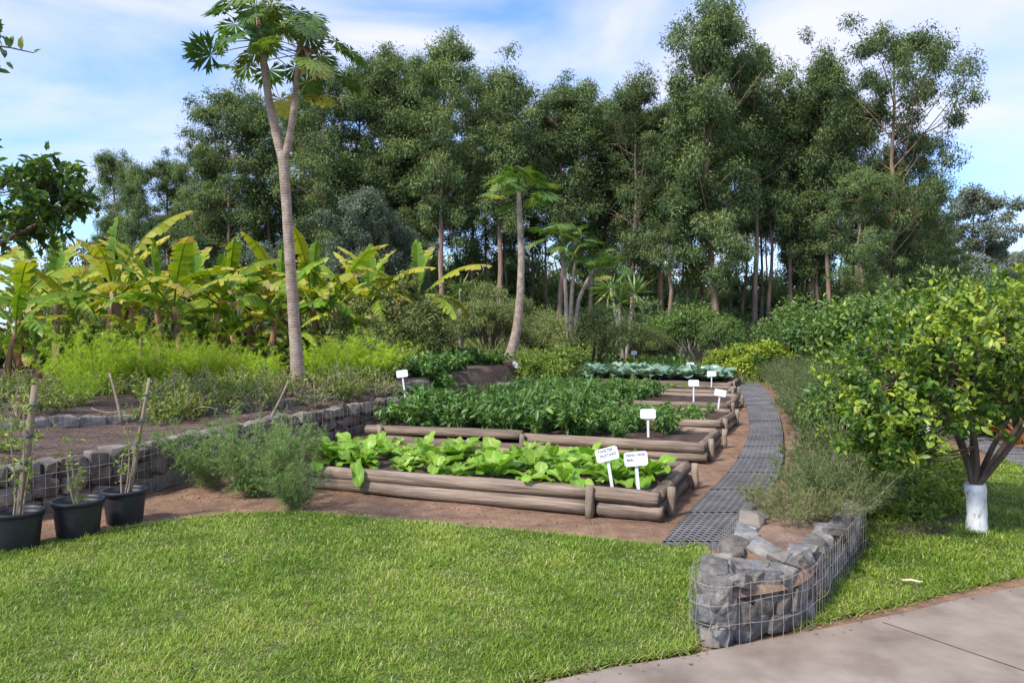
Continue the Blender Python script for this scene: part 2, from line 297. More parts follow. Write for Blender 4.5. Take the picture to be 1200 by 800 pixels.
# ------------------------------------------------------------------ terrain
EY = np.array([-30, 2.0, 5.0, 6.19, 7.14, 8.54, 10.7, 12.3, 13.8, 17.5, 20, 22, 30, 400])
EX = np.array([-30, -8., -5.2, -4.15, -3.68, -3.40, -2.75, -2.05, -1.5, -.3, .6, 1.1, 1.4, 1.4])
KY = np.array([-30, 6.8, 8.2, 8.9, 9.4, 10.3, 11.3, 12.6, 14.5, 17.5, 20, 24, 400])
KX = np.array([-60, -9.5, -6.5, -5.6, -5., -3.95, -3.15, -2.65, -1.95, -.85, .0, .7, .7])
def edge_dist(xs, ys, PX, PY):
    xe = np.interp(ys, PY, PX); h = .05
    g = (np.interp(ys + h, PY, PX) - np.interp(ys - h, PY, PX)) / (2 * h)
    return (xe - xs) / np.sqrt(1 + g * g)
def terr(x, y):
    x = np.asarray(x, float); y = np.asarray(y, float)
    de = edge_dist(x, y, EX, EY); dk = edge_dist(x, y, KX, KY)
    wide = np.where(y > 13, .75, .28)
    a = sm(.10, .10 + wide, de); b = sm(.02, .16, dk) * .13
    z = a * (.47 + .011 * np.clip(y - 8, 0, 30)) + b + a * .025 * vnoise(x, y, 2.2, 3) + a * .03 * vnoise(x, y, .8, 4)
    return np.where(a > 0.002, z, -.15)
def ground_z(x, y): return .012 * vnoise(x, y, 2.0, 1) * sm(2, 5, y) * sm(40, 20, y)
def tz(x, y): return float(max(terr(x, y), ground_z(np.float64(x), np.float64(y))))
def sheet(name, xs, ys, zf, mat):
    gx, gy = np.meshgrid(xs, ys); V = np.stack([gx, gy, zf(gx, gy)], -1).reshape(-1, 3); nx, ny = len(xs), len(ys)
    i = np.arange(ny - 1)[:, None] * nx; j = np.arange(nx - 1)[None]
    b = MB(); b.add(V, np.stack([i + j, i + j + 1, i + nx + j + 1, i + nx + j], -1).reshape(-1, 4))
    o = b.build(name, mat); return tag(o, kind='structure')
def ground_material():
    m, t = new_mat('ground'); l = t.links.new
    # earth near the beds, rough grass and litter beyond (a boundary that lies on the ground)
    base = M['soil_path'].node_tree
    c = N(t, 'ShaderNodeTexCoord'); sp = N(t, 'ShaderNodeSeparateXYZ'); l(c.outputs['Object'], sp.inputs[0])
    def nz_(s, d): 
        n = N(t, 'ShaderNodeTexNoise'); n.inputs['Scale'].default_value = s; n.inputs['Detail'].default_value = d; n.inputs['Roughness'].default_value = .62; l(c.outputs['Object'], n.inputs['Vector']); return n
    n1 = nz_(6, 8); r1 = ramp(t, [(.25, (.15, .088, .056)), (.55, (.275, .172, .112)), (.8, (.385, .255, .172))]); l(n1.outputs[0], r1.inputs[0])
    n2 = nz_(1.0, 4); r2 = ramp(t, W2); l(n2.outputs[0], r2.inputs[0])
    mm = N(t, 'ShaderNodeMix', data_type='RGBA', blend_type='MULTIPLY'); mm.inputs['Factor'].default_value = 1; l(r1.outputs[0], mm.inputs['A']); l(r2.outputs[0], mm.inputs['B'])
    n3 = nz_(.9, 6); r3 = ramp(t, [(.3, (.07, .08, .03)), (.6, (.15, .15, .055)), (.8, (.24, .20, .10))]); l(n3.outputs[0], r3.inputs[0])
    mr = N(t, 'ShaderNodeMapRange'); mr.inputs['From Min'].default_value = 24; mr.inputs['From Max'].default_value = 28; l(sp.outputs[1], mr.inputs['Value'])
    mz = N(t, 'ShaderNodeMix', data_type='RGBA'); l(mr.outputs[0], mz.inputs['Factor']); l(mm.outputs['Result'], mz.inputs['A']); l(r3.outputs[0], mz.inputs['B'])
    p = N(t, 'ShaderNodeBsdfPrincipled'); p.inputs['Roughness'].default_value = .9; p.inputs['Specular IOR Level'].default_value = .15; l(mz.outputs['Result'], p.inputs['Base Color'])
    nb = nz_(32, 6); b = N(t, 'ShaderNodeBump'); b.inputs['Strength'].default_value = .8; b.inputs['Distance'].default_value = .03; l(nb.outputs[0], b.inputs['Height']); l(b.outputs[0], p.inputs['Normal'])
    o = N(t, 'ShaderNodeOutputMaterial'); l(p.outputs[0], o.inputs[0]); return m
far = np.array([60, 120, 300, 900, 2500.])
xs = np.concatenate([-far[::-1], np.arange(-30, -8, 2.), np.arange(-8, 12, .16), np.arange(12, 32, 2.), far])
ys = np.concatenate([[-900, -200, -50, -10, -4, 0], np.arange(1.5, 27, .16), np.arange(27, 58, 3.), far])
sheet('ground', xs, ys, ground_z, ground_material())
xs = np.concatenate([[-200, -100, -60, -40, -25, -18], np.arange(-14, 1.6, .11)])
ys = np.concatenate([[-20, -10, 0], np.arange(2, 16, .11), np.arange(16, 30, .3), np.arange(30, 70, 4.), [100, 200]])
sheet('terrace', xs, ys, terr, M['soil_terrace'])

def resample(P, step):
    P = np.asarray(P, float); s = np.concatenate([[0], np.cumsum(np.linalg.norm(np.diff(P, axis=0), axis=1))])
    q = np.arange(0, s[-1], step); return np.stack([np.interp(q, s, P[:, i]) for i in range(P.shape[1])], -1), q
def smooth_line(P, step=.1, it=3):
    P, _ = resample(P, step)
    for _ in range(it):
        P[1:-1] = (P[:-2] + 2 * P[1:-1] + P[2:]) / 4
    return P
def inside(px, py, poly):
    poly = np.asarray(poly); r = np.zeros(len(px), bool); j = len(poly) - 1
    for i in range(len(poly)):
        xi, yi = poly[i]; xj, yj = poly[j]
        c = ((yi > py) != (yj > py)) & (px < (xj - xi) * (py - yi) / (yj - yi + 1e-12) + xi); r ^= c; j = i
    return r
def poly_sheet(name, poly, z, mat, thick=0.0, res=.22):
    bm = bmesh.new(); vs = [bm.verts.new((x, y, z)) for x, y in poly]; f = bm.faces.new(vs)
    bmesh.ops.recalc_face_normals(bm, faces=[f])
    if f.normal.z < 0: f.normal_flip()
    if thick:
        r = bmesh.ops.extrude_face_region(bm, geom=[f]); bmesh.ops.translate(bm, verts=[v for v in r['geom'] if isinstance(v, bmesh.types.BMVert)], vec=(0, 0, 0))
        for v in vs: v.co.z -= thick
    bmesh.ops.triangulate(bm, faces=bm.faces[:])
    me = bpy.data.meshes.new(name); bm.to_mesh(me); bm.free(); me.materials.append(mat)
    return tag(obj(name, me), kind='structure')

# lawns and pavement
def pts(L): return [gp(a, b) for a, b in L]
lawn_l_edge = smooth_line(pts([(-260, 672), (-90, 656), (0, 645), (60, 637), (130, 625), (200, 612), (280, 605), (350, 603), (450, 612), (560, 621), (680, 633), (780, 643), (838, 644)]), .12)
pave_edge_l = pts([(835, 660), (818, 690), (812, 768), (720, 782), (640, 800), (480, 836)])
lawn_l = [tuple(p) for p in lawn_l_edge] + pave_edge_l + [(-1.6, 2.3), (-4, 2.0), (-7.2, 2.2)]
lawn_r = pts([(918, 744), (985, 728), (1060, 711), (1130, 694), (1200, 678), (1400, 643), (1400, 560)]) + [gp(1230, 536), gp(1160, 545), gp(1120, 560)] + [gp(1135, 590), gp(1100, 612), gp(1030, 607), gp(1005, 600)] + [(2.62, 5.45), (1.5, 3.95)]
pav = [(-2.2, 2.2)] + [(x, y - .045) for x, y in pave_edge_l[::-1][:-2]] + [gp(822, 770), gp(918, 751)] + pts([(985, 738), (1060, 723), (1130, 705), (1200, 691), (1400, 656)]) + [(9, 5.3), (12, 1), (2, -3), (-4, -2)]
poly_sheet('lawn', lawn_l, .022, M['lawn'])
poly_sheet('lawn', lawn_r, .022, M['lawn'])
poly_sheet('pavement', pav, .018, M['concrete'])
lawn_b = [(3.9, 10.2), (5.6, 13.8), (8.6, 14.2), (9.0, 11.6), (6.2, 11.5), (5.2, 9.9)]
poly_sheet('lawn', lawn_b, .02, M['lawn'])
j = MB(); a = np.array(gp(1036, 734)); b = np.array(gp(1290, 822)); dv = unit(b - a); nv = np.array([-dv[1], dv[0]]) * .004
j.add([(*(a - nv), .0195), (*(b - nv), .0195), (*(b + nv), .0195), (*(a + nv), .0195)], [(0, 1, 2, 3)])
tag(j.build('pavement_joint', M['soil_dark']), kind='structure')
def grass(name, poly, dens, rng, hgt=.045, zb=.02, ymax=99, exclude=None):
    poly = np.asarray(poly); lo, hi = poly.min(0), poly.max(0); n = int((hi - lo).prod() * dens)
    p = rng.uniform(lo, hi, (n, 2)); p = p[inside(p[:, 0], p[:, 1], poly)]
    vis = (np.abs(p[:, 0]) < p[:, 1] * .80 + .3) & (p[:, 1] > 2.7); p = p[vis]
    p = p[rng.random(len(p)) < np.clip((4.6 / p[:, 1]) ** 1.3, .12, 1)]
    n = len(p); pat = vnoise(p[:, 0], p[:, 1], 2.6, 11); pat2 = vnoise(p[:, 0], p[:, 1], 7.0, 12); pat3 = vnoise(p[:, 0], p[:, 1], 26.0, 15)
    h = hgt * rng.uniform(.55, 1.5, n) * np.clip(1 + .45 * pat2 + .3 * pat3, .35, 2); sc = np.clip(p[:, 1] / 5.0, .8, 2.0)
    wd = .0058 * rng.uniform(.7, 1.3, n) * sc
    az = rng.uniform(0, 6.283, n); tilt = rng.beta(2.6, 1.4, n) * 1.6
    d = np.stack([np.cos(az) * np.sin(tilt), np.sin(az) * np.sin(tilt), np.cos(tilt)], -1)
    s_ = np.stack([-np.sin(az), np.cos(az), 0 * az], -1)
    b0 = np.stack([p[:, 0], p[:, 1], np.full(n, zb)], -1)
    d2 = unit(d + np.stack([np.cos(az), np.sin(az), -.5 + 0 * az], -1) * .55)
    m = b0 + d * (h * .55)[:, None]; tp = m + d2 * (h * .55)[:, None]
    V = np.stack([b0 - s_ * wd[:, None] * .5, b0 + s_ * wd[:, None] * .5, m + s_ * wd[:, None] * .42, m - s_ * wd[:, None] * .42, tp], 1).reshape(-1, 3)
    o = np.arange(n)[:, None] * 5
    ti = np.clip(.42 + .20 * pat + .14 * pat2 + .10 * pat3 + rng.normal(0, .19, n), 0, .84); dry = rng.random(n) < np.clip(.11 + .10 * pat - .08 * pat2, .03, .35); ti[dry] = rng.uniform(.85, 1, dry.sum())
    mb = MB(); mb.add(V, (o + [0, 1, 2, 3]), (o + [3, 2, 4]), np.repeat(ti, 5))
    return tag(mb.build(name, M['lf_grass']), None, None, None, 'stuff')
o = grass('grass', lawn_l, 20000, R(1), .032); tag(o, 'short mown lawn grass in the foreground left of the gabion planter', 'grass')
o = grass('grass', lawn_r, 17000, R(2), .032); tag(o, 'short mown lawn grass around the white painted trunk', 'grass')
# longer fringe where the lawn meets earth and pavement
fr = MB(); rng = R(3)
for line, n in ((lawn_l_edge, 2600), (np.array(pave_edge_l), 1500), (np.array(lawn_r[:6]), 1500)):
    P, _ = resample(line, .01); c = P[rng.integers(0, len(P), n)] + rng.normal(0, .018, (n, 2))
    az = rng.uniform(0, 6.28, n); d = np.stack([np.cos(az) * .9, np.sin(az) * .9, rng.uniform(.3, 1, n)], -1)
    fr.leaves(T_NDL, np.c_[c, np.full(n, .012)], d, rdirs(rng, n), rng.uniform(.03, .075, n), .09, np.where(rng.random(n) < .3, rng.uniform(.84, 1, n), rng.uniform(.2, .7, n)))
tag(fr.build('grass_fringe', M['lf_grass']), 'ragged longer grass along the lawn edges', 'grass', None, 'stuff')

# rubber grid path
PL = smooth_line([gp(a, b) for a, b in [(776, 644), (820, 592), (850, 562), (866, 540), (877, 515), (879, 500), (876, 480), (868, 462), (848, 441), (826, 433)]], .08, 8)
PR = smooth_line([gp(a, b) for a, b in [(855, 644), (893, 600), (912, 565), (919, 540), (918, 510), (914, 490), (906, 470), (897, 457), (880, 442.5), (850, 433)]], .08, 8)
def grid_path(name, PLs, PRs, cols=9, pitch=.068):
    n = int(np.linalg.norm(np.diff((PLs[:min(len(PLs), len(PRs))] + PRs[:min(len(PLs), len(PRs))]) / 2, axis=0), axis=1).sum() / pitch)
    def at(P, n):
        s = np.concatenate([[0], np.cumsum(np.linalg.norm(np.diff(P, axis=0), axis=1))]); q = np.linspace(0, s[-1], n); return np.stack([np.interp(q, s, P[:, i]) for i in (0, 1)], -1)
    A, B = at(PLs, n + 1), at(PRs, n + 1); mb = MB()
    u = np.linspace(0, 1, cols + 1)
    G = A[:, None] * (1 - u)[None, :, None] + B[:, None] * u[None, :, None]          # grid corners
    c00, c10, c11, c01 = G[:-1, :-1].reshape(-1, 2), G[:-1, 1:].reshape(-1, 2), G[1:, 1:].reshape(-1, 2), G[1:, :-1].reshape(-1, 2)
    K = len(c00); ang = (np.arange(8) + .5) * np.pi / 4; q = np.stack([np.cos(ang), np.sin(ang)], -1)
    sqr = q / np.abs(q).max(1, keepdims=True)
    def ring(k, r, z):
        a, b_ = (k[:, 0] * r + 1) / 2, (k[:, 1] * r + 1) / 2
        P = c00[:, None] * ((1 - a) * (1 - b_))[None, :, None] + c10[:, None] * (a * (1 - b_))[None, :, None] + c11[:, None] * (a * b_)[None, :, None] + c01[:, None] * ((1 - a) * b_)[None, :, None]
        dz = vnoise(P[..., 0], P[..., 1], 1.4, 6) * .006
        return np.concatenate([P, (np.full(P.shape[:2], z) + dz)[..., None]], -1)
    row = np.repeat(np.arange(n), cols); lift = np.where((row % 15) == 0, -.007, 0)[:, None]
    R0, R1, R2, R3 = ring(sqr, 1.0, .046), ring(q * np.array([.82, 1.02]), .84, .050), ring(q * np.array([.82, 1.02]), .74, .020), ring(sqr, 1.0, .0)
    for r_ in (R0, R1): r_[..., 2] += lift
    V = np.concatenate([R0, R1, R2], 1).reshape(-1, 3); o_ = np.arange(K)[:, None, None] * 24
    ii = np.arange(8); jj = (ii + 1) % 8
    f = np.concatenate([np.stack([ii, jj, jj + 8, ii + 8], -1), np.stack([ii + 8, jj + 8, jj + 16, ii + 16], -1)])
    mb.add(V, (o_ + f[None]).reshape(-1, 4))
    for E in (A, B, None):                                                             # the sides of the mats
        if E is None: E = np.stack([A[0] * (1 - t) + B[0] * t for t in u])
        m_ = len(E); Vs = np.vstack([np.c_[E, np.full(m_, -.02)], np.c_[E, np.full(m_, .046)]]); k = np.arange(m_ - 1)
        mb.add(Vs, np.stack([k, k + 1, k + m_ + 1, k + m_], -1))
    return tag(mb.build(name, M['rubber'], smooth=False), kind='structure')
grid_path('path', PL, PR)
P2L = smooth_line([gp(1070, 497), gp(1110, 512), gp(1150, 531), gp(1215, 556), gp(1300, 590)], .1, 3); P2R = smooth_line([gp(1105, 496), gp(1150, 512), gp(1200, 530), gp(1290, 558), gp(1400, 590)], .1, 3)
grid_path('side_path', P2L, P2R, 10, .08)
# earth showing inside the cells
def ribbon(name, A, B, z, mat):
    n = min(len(A), len(B)); i = np.linspace(0, len(A) - 1, n).astype(int); j_ = np.linspace(0, len(B) - 1, n).astype(int)
    mb = MB(); V = np.vstack([np.c_[A[i], np.full(n, z)], np.c_[B[j_], np.full(n, z)]]); k = np.arange(n - 1)
    mb.add(V, np.stack([k, k + n, k + n + 1, k + 1], -1)); return tag(mb.build(name, mat), kind='structure')
ribbon('path_bed', PL, PR, .019, M['soil_dark']); ribbon('side_path_bed', P2L, P2R, .027, M['soil_dark'])

# ------------------------------------------------------------------ stones, gabions, kerb
def stone_mesh(size, rng, mat, name='stone', block=False):
    if block:                                                   # a broken block: eight knocked corners and a few face points
        p = np.array([(x, y, z) for x in (-1, 1) for y in (-1, 1) for z in (-1, 1)], float) * rng.uniform(.52, 1.08, (8, 3)); q = rng.uniform(-.75, .75, (6, 3)); q[np.arange(6), np.arange(6) % 3] = np.where(np.arange(6) < 3, 1, -1) * rng.uniform(.92, 1.1, 6); p = np.vstack([p, q]) * np.asarray(size) / 2
    else:
        k = 15; p = rng.uniform(-1, 1, (k, 3)); mxn = np.abs(p).max(1, keepdims=True); p = p / mxn ** .8
        p *= np.asarray(size) / 2 * rng.uniform(.9, 1.08, (k, 1))
    bm = bmesh.new()
    for q in p: bm.verts.new(q)
    r = bmesh.ops.convex_hull(bm, input=bm.verts)
    bmesh.ops.delete(bm, geom=[v for v in bm.verts if not v.link_faces], context='VERTS')
    bmesh.ops.bevel(bm, geom=bm.edges[:], offset=min(size) * .022, segments=1, affect='EDGES', clamp_overlap=True)
    bmesh.ops.recalc_face_normals(bm, faces=bm.faces)
    me = bpy.data.meshes.new(name); bm.to_mesh(me); bm.free(); me.materials.append(mat); return me
def gabion(line, height, thick, rows, rng, label, mats, stone_w, parent_loc, wire_r, cell, rough=1.0, sag=.006, stone_d=.24, closed_top=None):
    g = empty('gabion_wall', (*parent_loc, 0), label, 'gabion')
    off = np.array([parent_loc[0], parent_loc[1], 0])
    P = smooth_line(line, .05, 2); s = np.concatenate([[0], np.cumsum(np.linalg.norm(np.diff(P, axis=0), axis=1))])
    def at(q):
        p = np.array([np.interp(q, s, P[:, 0]), np.interp(q, s, P[:, 1])]); e = .04
        d = unit(np.array([np.interp(q + e, s, P[:, 0]) - np.interp(q - e, s, P[:, 0]), np.interp(q + e, s, P[:, 1]) - np.interp(q - e, s, P[:, 1])])); return p, d, np.array([-d[1], d[0]])
    hs = np.full(rows, height / rows)
    z0 = 0
    for r in range(rows):
        q = rng.uniform(-.1, 0); h = hs[r]
        while q < s[-1]:
            wd = rng.uniform(*stone_w); p, d, nrm = at(min(max(q + wd / 2, 0), s[-1])); hh = h * (1 + rough * rng.uniform(-.15, .3))
            me = stone_mesh((wd * 1.1, stone_d * rng.uniform(.8, 1.15), hh * (1.05 + rough * rng.uniform(0, .42))), rng, mats[rng.choice(len(mats), p=[.95, .05] if len(mats) == 2 else None)], block=True)
            o = obj('stone', me, g); c = p + nrm * (stone_d * .5 + rng.uniform(0, .03))
            o.location = (c[0] - off[0], c[1] - off[1], z0 + hh / 2 * .98 + rng.uniform(-.01, .01)); o.rotation_euler = (rng.normal(0, .12 * rough), rng.normal(0, .22 * rough), math.atan2(d[1], d[0]) + rng.normal(0, .1))
            q += wd * .98
        z0 += h
    # dark fill behind the stones
    n = len(P); D = np.array([at(v)[2] for v in s]); A = P + D * .07; B = P + D * (thick if np.isscalar(thick) else 0.3)
    V = np.vstack([np.c_[A, np.full(n, -.02)], np.c_[A, np.full(n, height * .93)], np.c_[B, np.full(n, height * .93)], np.c_[B, np.full(n, -.02)]]) - off
    k = np.arange(n - 1); mb = MB()
    mb.add(V, np.vstack([np.stack([k + a * n, k + 1 + a * n, k + 1 + (a + 1) * n, k + (a + 1) * n], -1) for a in range(3)] + [np.array([[0, n, 2 * n, 3 * n], [n - 1, 4 * n - 1, 3 * n - 1, 2 * n - 1]])]))
    mb.build('earth_fill', M['soil_dark'], g)
    wm = MB(); O = P - D * .018
    for zz in np.arange(.02, height + .03, cell[1]):
        wob = np.cumsum(rng.normal(0, 1, n)) * 0; wob = vnoise(s * 3 + zz * 9, s * 0 + zz, 1.5, int(zz * 100)) * sag
        wm.tube(np.c_[O + D * (wob * 1.5)[:, None], np.full(n, zz) + wob] - off, wire_r, 4, False)
    for q in np.arange(.02, s[-1], cell[0]):
        p, d, nrm = at(q); p = p - nrm * .02; t = np.linspace(0, height + .012, 5); wv = rng.normal(0, sag * .6, 5)
        wm.tube(np.c_[p[0] + d[0] * wv + t * 0, p[1] + d[1] * wv + t * 0, t] - off, wire_r * .85, 4, False)
        if closed_top: 
            p2 = p + nrm * closed_top; wm.tube(np.array([[*p, height + .012], [*(p + p2) / 2, height + .018], [*p2, height + .012]]) - off, wire_r * .8, 4, False)
    return g, wm, P, at, off
gl = [(-6.2, 4.1), (-5.2, 5.0), (-4.15, 6.19), (-3.68, 7.14), (-3.40, 8.54), (-2.75, 10.7), (-2.05, 12.3), (-1.75, 12.9)]
g, wm, *_ = gabion(gl[1:], .48, .4, 3, R(21), 'long low gabion wall of brown stones behind the black pots, holding up the terrace', [M['stone_brown'], M['stone']], (.14, .34), (-3.5, 8), .0024, (.10, .12), rough=.45)
wm.build('wire_mesh', M['wire'], g)
gr_line = [(1.98, 6.0), (1.62, 5.2), (1.24, 4.45), (1.0, 4.05), (.925, 3.78), (1.02, 3.70), (1.47, 3.88), (1.62, 4.02), (2.1, 4.72), (2.6, 5.45), (2.5, 5.62)]
g, wm, *_ = gabion(gr_line, .33, .12, 3, R(34), 'gabion planter of grey blue rocks in sagging wire beside the pavement', [M['stone'], M['stone_red']], (.10, .26), (1.6, 4.4), .0016, (.07, .105), sag=.012, stone_d=.17)
wm.build('wire_mesh', M['wire'], g)
# earth mound on the planter and loose rocks lying on top
mb = MB(); c = np.array([1.62, 4.65]); ring = smooth_line(gr_line + [gr_line[0]], .08, 2); nr = len(ring); Vr = []; fs = np.linspace(0, 1, 9)
ctr = np.stack([np.interp(ring[:, 1], [3.7, 5.6], [1.2, 2.2]), np.clip(ring[:, 1], 4.05, 5.4)], -1)
for f in fs:
    q = ctr + (ring - ctr) * (1 - .06) * (1 - f); zz = .285 + .03 * sm(0, .5, f) + .018 * vnoise(q[:, 0], q[:, 1], 9, 8); zz = np.where(f == 0, .25, zz)
    Vr.append(np.c_[q, zz])
k = np.arange(nr - 1); V = np.vstack(Vr)
mb.add(V - [1.6, 4.4, 0], np.vstack([np.stack([k + a * nr, k + 1 + a * nr, k + 1 + (a + 1) * nr, k + (a + 1) * nr], -1) for a in range(8)]))
mb.build('planter_earth', M['soil_path'], g)
rng = R(55)
for (px, py, sx, sy, sz) in [(905, 642, .26, .15, .07), (866, 656, .2, .13, .09), (888, 664, .19, .14, .10), (918, 655, .22, .16, .12), (848, 668, .2, .13, .09), (950, 640, .14, .2, .1), (850, 655, .1, .09, .06), (935, 648, .15, .15, .1), (975, 618, .12, .15, .09), (868, 672, .16, .12, .09)]:
    x, y = gp(px, py, .36); o = obj('stone', stone_mesh((sx, sy, sz), rng, M['stone']), g); o.location = (x - 1.6, y - 4.4, .335); o.rotation_euler = (rng.normal(0, .2), rng.normal(0, .2), rng.uniform(0, 6))
# second-tier kerb
P = smooth_line([(x, y) for x, y in zip(KX[1:10], KY[1:10])], .3, 2); rng = R(9)
kb = empty('stone_kerb', (-4, 10, 0), 'low grey stone kerb along the upper terrace bed', 'kerb')
for a, b in zip(P[:-1], P[1:]):
    if a[1] > 15: break
    m_ = (a + b) / 2; o = obj('kerb_block', stone_mesh((np.linalg.norm(b - a) * 1.12, .12, .18), rng, M['kerb'], block=True), kb)
    o.location = (m_[0] + 4, m_[1] - 10, float(terr(m_[0] - .3, m_[1])) - .095); o.rotation_euler = (0, 0, math.atan2(*(b - a)[::-1]))
# stone slab edging at the far end of the terrace bank, and a loose field stone
for (px, py, d, sx, sy, sz, lab) in [(610, 446, 19.0, 2.4, .3, .32, 'grey stone edging at the foot of the soil bank')]:
    x = X(px, d); o = obj('edging_stone', stone_mesh((sx, sy, sz), R(77), M['kerb'])); o.location = (x, d, .22); o.rotation_euler = (0, 0, math.radians(12)); tag(o, lab, 'stone')
x, y = gp(285, 503, .56); o = obj('field_stone', stone_mesh((.26, .18, .12), R(78), M['stone_red'])); o.location = (x, y, tz(x, y) + .04); tag(o, 'single reddish brown stone lying on the bare terrace soil', 'stone')
x, y = gp(945, 496, .05); o = obj('field_stone', stone_mesh((.3, .3, .22), R(79), M['stone_brown'])); o.location = (x, y, .06); tag(o, 'pale stone at the end of the rosemary hedge by the mat path', 'stone')

# ------------------------------------------------------------------ raised log beds
def log_mesh(Lg, r, rng):
    n = 14; t = np.linspace(0, Lg, n); b = MB()
    P = np.stack([t, np.cumsum(rng.normal(0, .003, n)), np.cumsum(rng.normal(0, .003, n))], -1)
    b.tube(P, r * (1 + np.cumsum(rng.normal(0, .012, n))), 16, True, jit=.010, rng=rng)
    me = b.mesh('log', M['log']); 
    return me
def post_mesh(r, h, rng):
    b = MB(); t = np.linspace(0, h, 4); b.tube(np.stack([0 * t + rng.normal(0, .003, 4), 0 * t, t], -1), r * np.array([1, 1, .99, .95]), 12, True, jit=.03, rng=rng); return b.mesh('post', M['stake'])
BANG = math.radians(-22.6)
BX = np.array([math.cos(BANG), math.sin(BANG)]); BY = np.array([-math.sin(BANG), math.cos(BANG)])
def bed(corner, length, width, rng, label, r=.066, joints=(.45,), right_ang=0.0, left=True, back=True):
    """corner = front right corner on the ground; local x runs along the front from the left end, local y goes away from the camera"""
    o2 = np.asarray(corner) - BX * length
    g = empty('raised_bed', (o2[0], o2[1], 0), label, 'raised bed', 'log edged raised beds', BANG)
    def lg(x, y, z, rz, Lg):
        o = obj('log', log_mesh(Lg, r * rng.uniform(.9, 1.06), rng), g); o.location = (x, y, z); o.rotation_euler = (rng.uniform(0, 6.28), rng.normal(0, .004), rz)
    js = [0] + [length * q for q in joints] + [length]
    for row in range(2):
        z = r * (.93 + 1.93 * row)
        for a, b_ in zip(js[:-1], js[1:]):
            lg(a - (.12 if a == 0 else 0) + (.0 if row else .05), 0, z, 0, b_ - a + (.0 if b_ < length else (-.02 if row == 0 else .0)) + (.1 if a == 0 else -.01))
        lg(length - .06, .07, z, math.pi / 2 + right_ang, width)
        if back: lg(-.1, width, z, 0, length * .55); lg(length * .55 - .08, width, z, 0, length * .45 + .02)
        if left: lg(0, .08, z, math.pi / 2, width - .12)
    h = r * 3.9
    for x, y in [(js[1], -r - .03), (length + r - .02, .22), (length + r + .0, width * .92), (.18, -r - .03)] + ([(length * .5, width + r + .03)] if back else []):
        o = obj('post', post_mesh(.036, h + rng.uniform(-.01, .03), rng), g); o.location = (x, y, -.005); o.rotation_euler = (rng.normal(0, .03), rng.normal(0, .04), rng.uniform(0, 6))
    nx, ny = 40, 16; gx, gy = np.meshgrid(np.linspace(.0, length - .08, nx), np.linspace(.03, width - .03, ny)); gz = .205 + .022 * vnoise(gx + corner[0], gy, 6, 5) + .02 * vnoise(gx, gy + corner[1], 15, 2)
    b = MB(); i = np.arange(ny - 1)[:, None] * nx; j_ = np.arange(nx - 1)[None]
    b.add(np.stack([gx, gy, gz], -1).reshape(-1, 3), np.stack([i + j_, i + j_ + 1, i + nx + j_ + 1, i + nx + j_], -1).reshape(-1, 4)); b.build('soil', M['soil_dark'], g)
    return lambda u, v: (float(o2[0] + BX[0] * u + BY[0] * v), float(o2[1] + BX[1] * u + BY[1] * v)), length, width
B1 = bed((1.26, 6.27), 4.15, 1.58, R(101), 'front log bed full of bright green mustard plants', joints=(.855,))
B2 = bed((2.36, 9.05), 4.75, 1.5, R(102), 'log bed of tall dark green pepper plants, second from the lawn', joints=(.50,))
B3 = bed((3.22, 11.4), 4.6, 1.75, R(103), 'log bed with dark soil and low seedlings at its path end', joints=(.5,), right_ang=-.04)
B4 = bed((4.15, 14.2), 4.9, 2.1, R(104), 'log bed with a bare patch of soil around a tall white sign', joints=(.5,))
B5 = bed((5.1, 17.4), 5.2, 1.6, R(105), 'log bed of yellowing low plants in front of the cabbages', joints=(.6,))
B6 = bed((6.0, 20.3), 5.6, 2.6, R(106), 'log bed crowded with blue green cabbages', joints=(.6,))

# ------------------------------------------------------------------ plants: generators
def stems(rng, n, h, tilt, r0=.03, curve=.3, k=5, az=None):
    """n stem polylines (n,k,3) rising from the origin"""
    a = rng.uniform(0, 6.283, n) if az is None else az; tl = tilt * np.sqrt(rng.random(n)); H = h * rng.uniform(.6, 1.05, n)
    out = np.stack([np.cos(a), np.sin(a), 0 * a], -1); t = np.linspace(0, 1, k)
    ang = tl[:, None] * (1 + curve * t[None]); seg = H[:, None] / (k - 1)
    dx = np.sin(ang) * seg; dz = np.cos(ang) * seg
    rx = np.concatenate([np.zeros((n, 1)), np.cumsum(dx[:, :-1], 1)], 1); rz_ = np.concatenate([np.zeros((n, 1)), np.cumsum(dz[:, :-1], 1)], 1)
    P = out[:, None] * (rx[..., None] + r0 * rng.random((n, 1, 1))); P[..., 2] = rz_
    return P + rng.normal(0, .012 * h, P.shape) * t[None, :, None]
def along(rng, P, per, t0=.2):
    n, k, _ = P.shape; t = rng.uniform(t0, 1, (n, per)); f = t * (k - 1); i = np.minimum(f.astype(int), k - 2); fr_ = (f - i)[..., None]
    idx = np.arange(n)[:, None]; a, b = P[idx, i], P[idx, i + 1]
    return (a * (1 - fr_) + b * fr_).reshape(-1, 3), unit(b - a).reshape(-1, 3), t.reshape(-1)
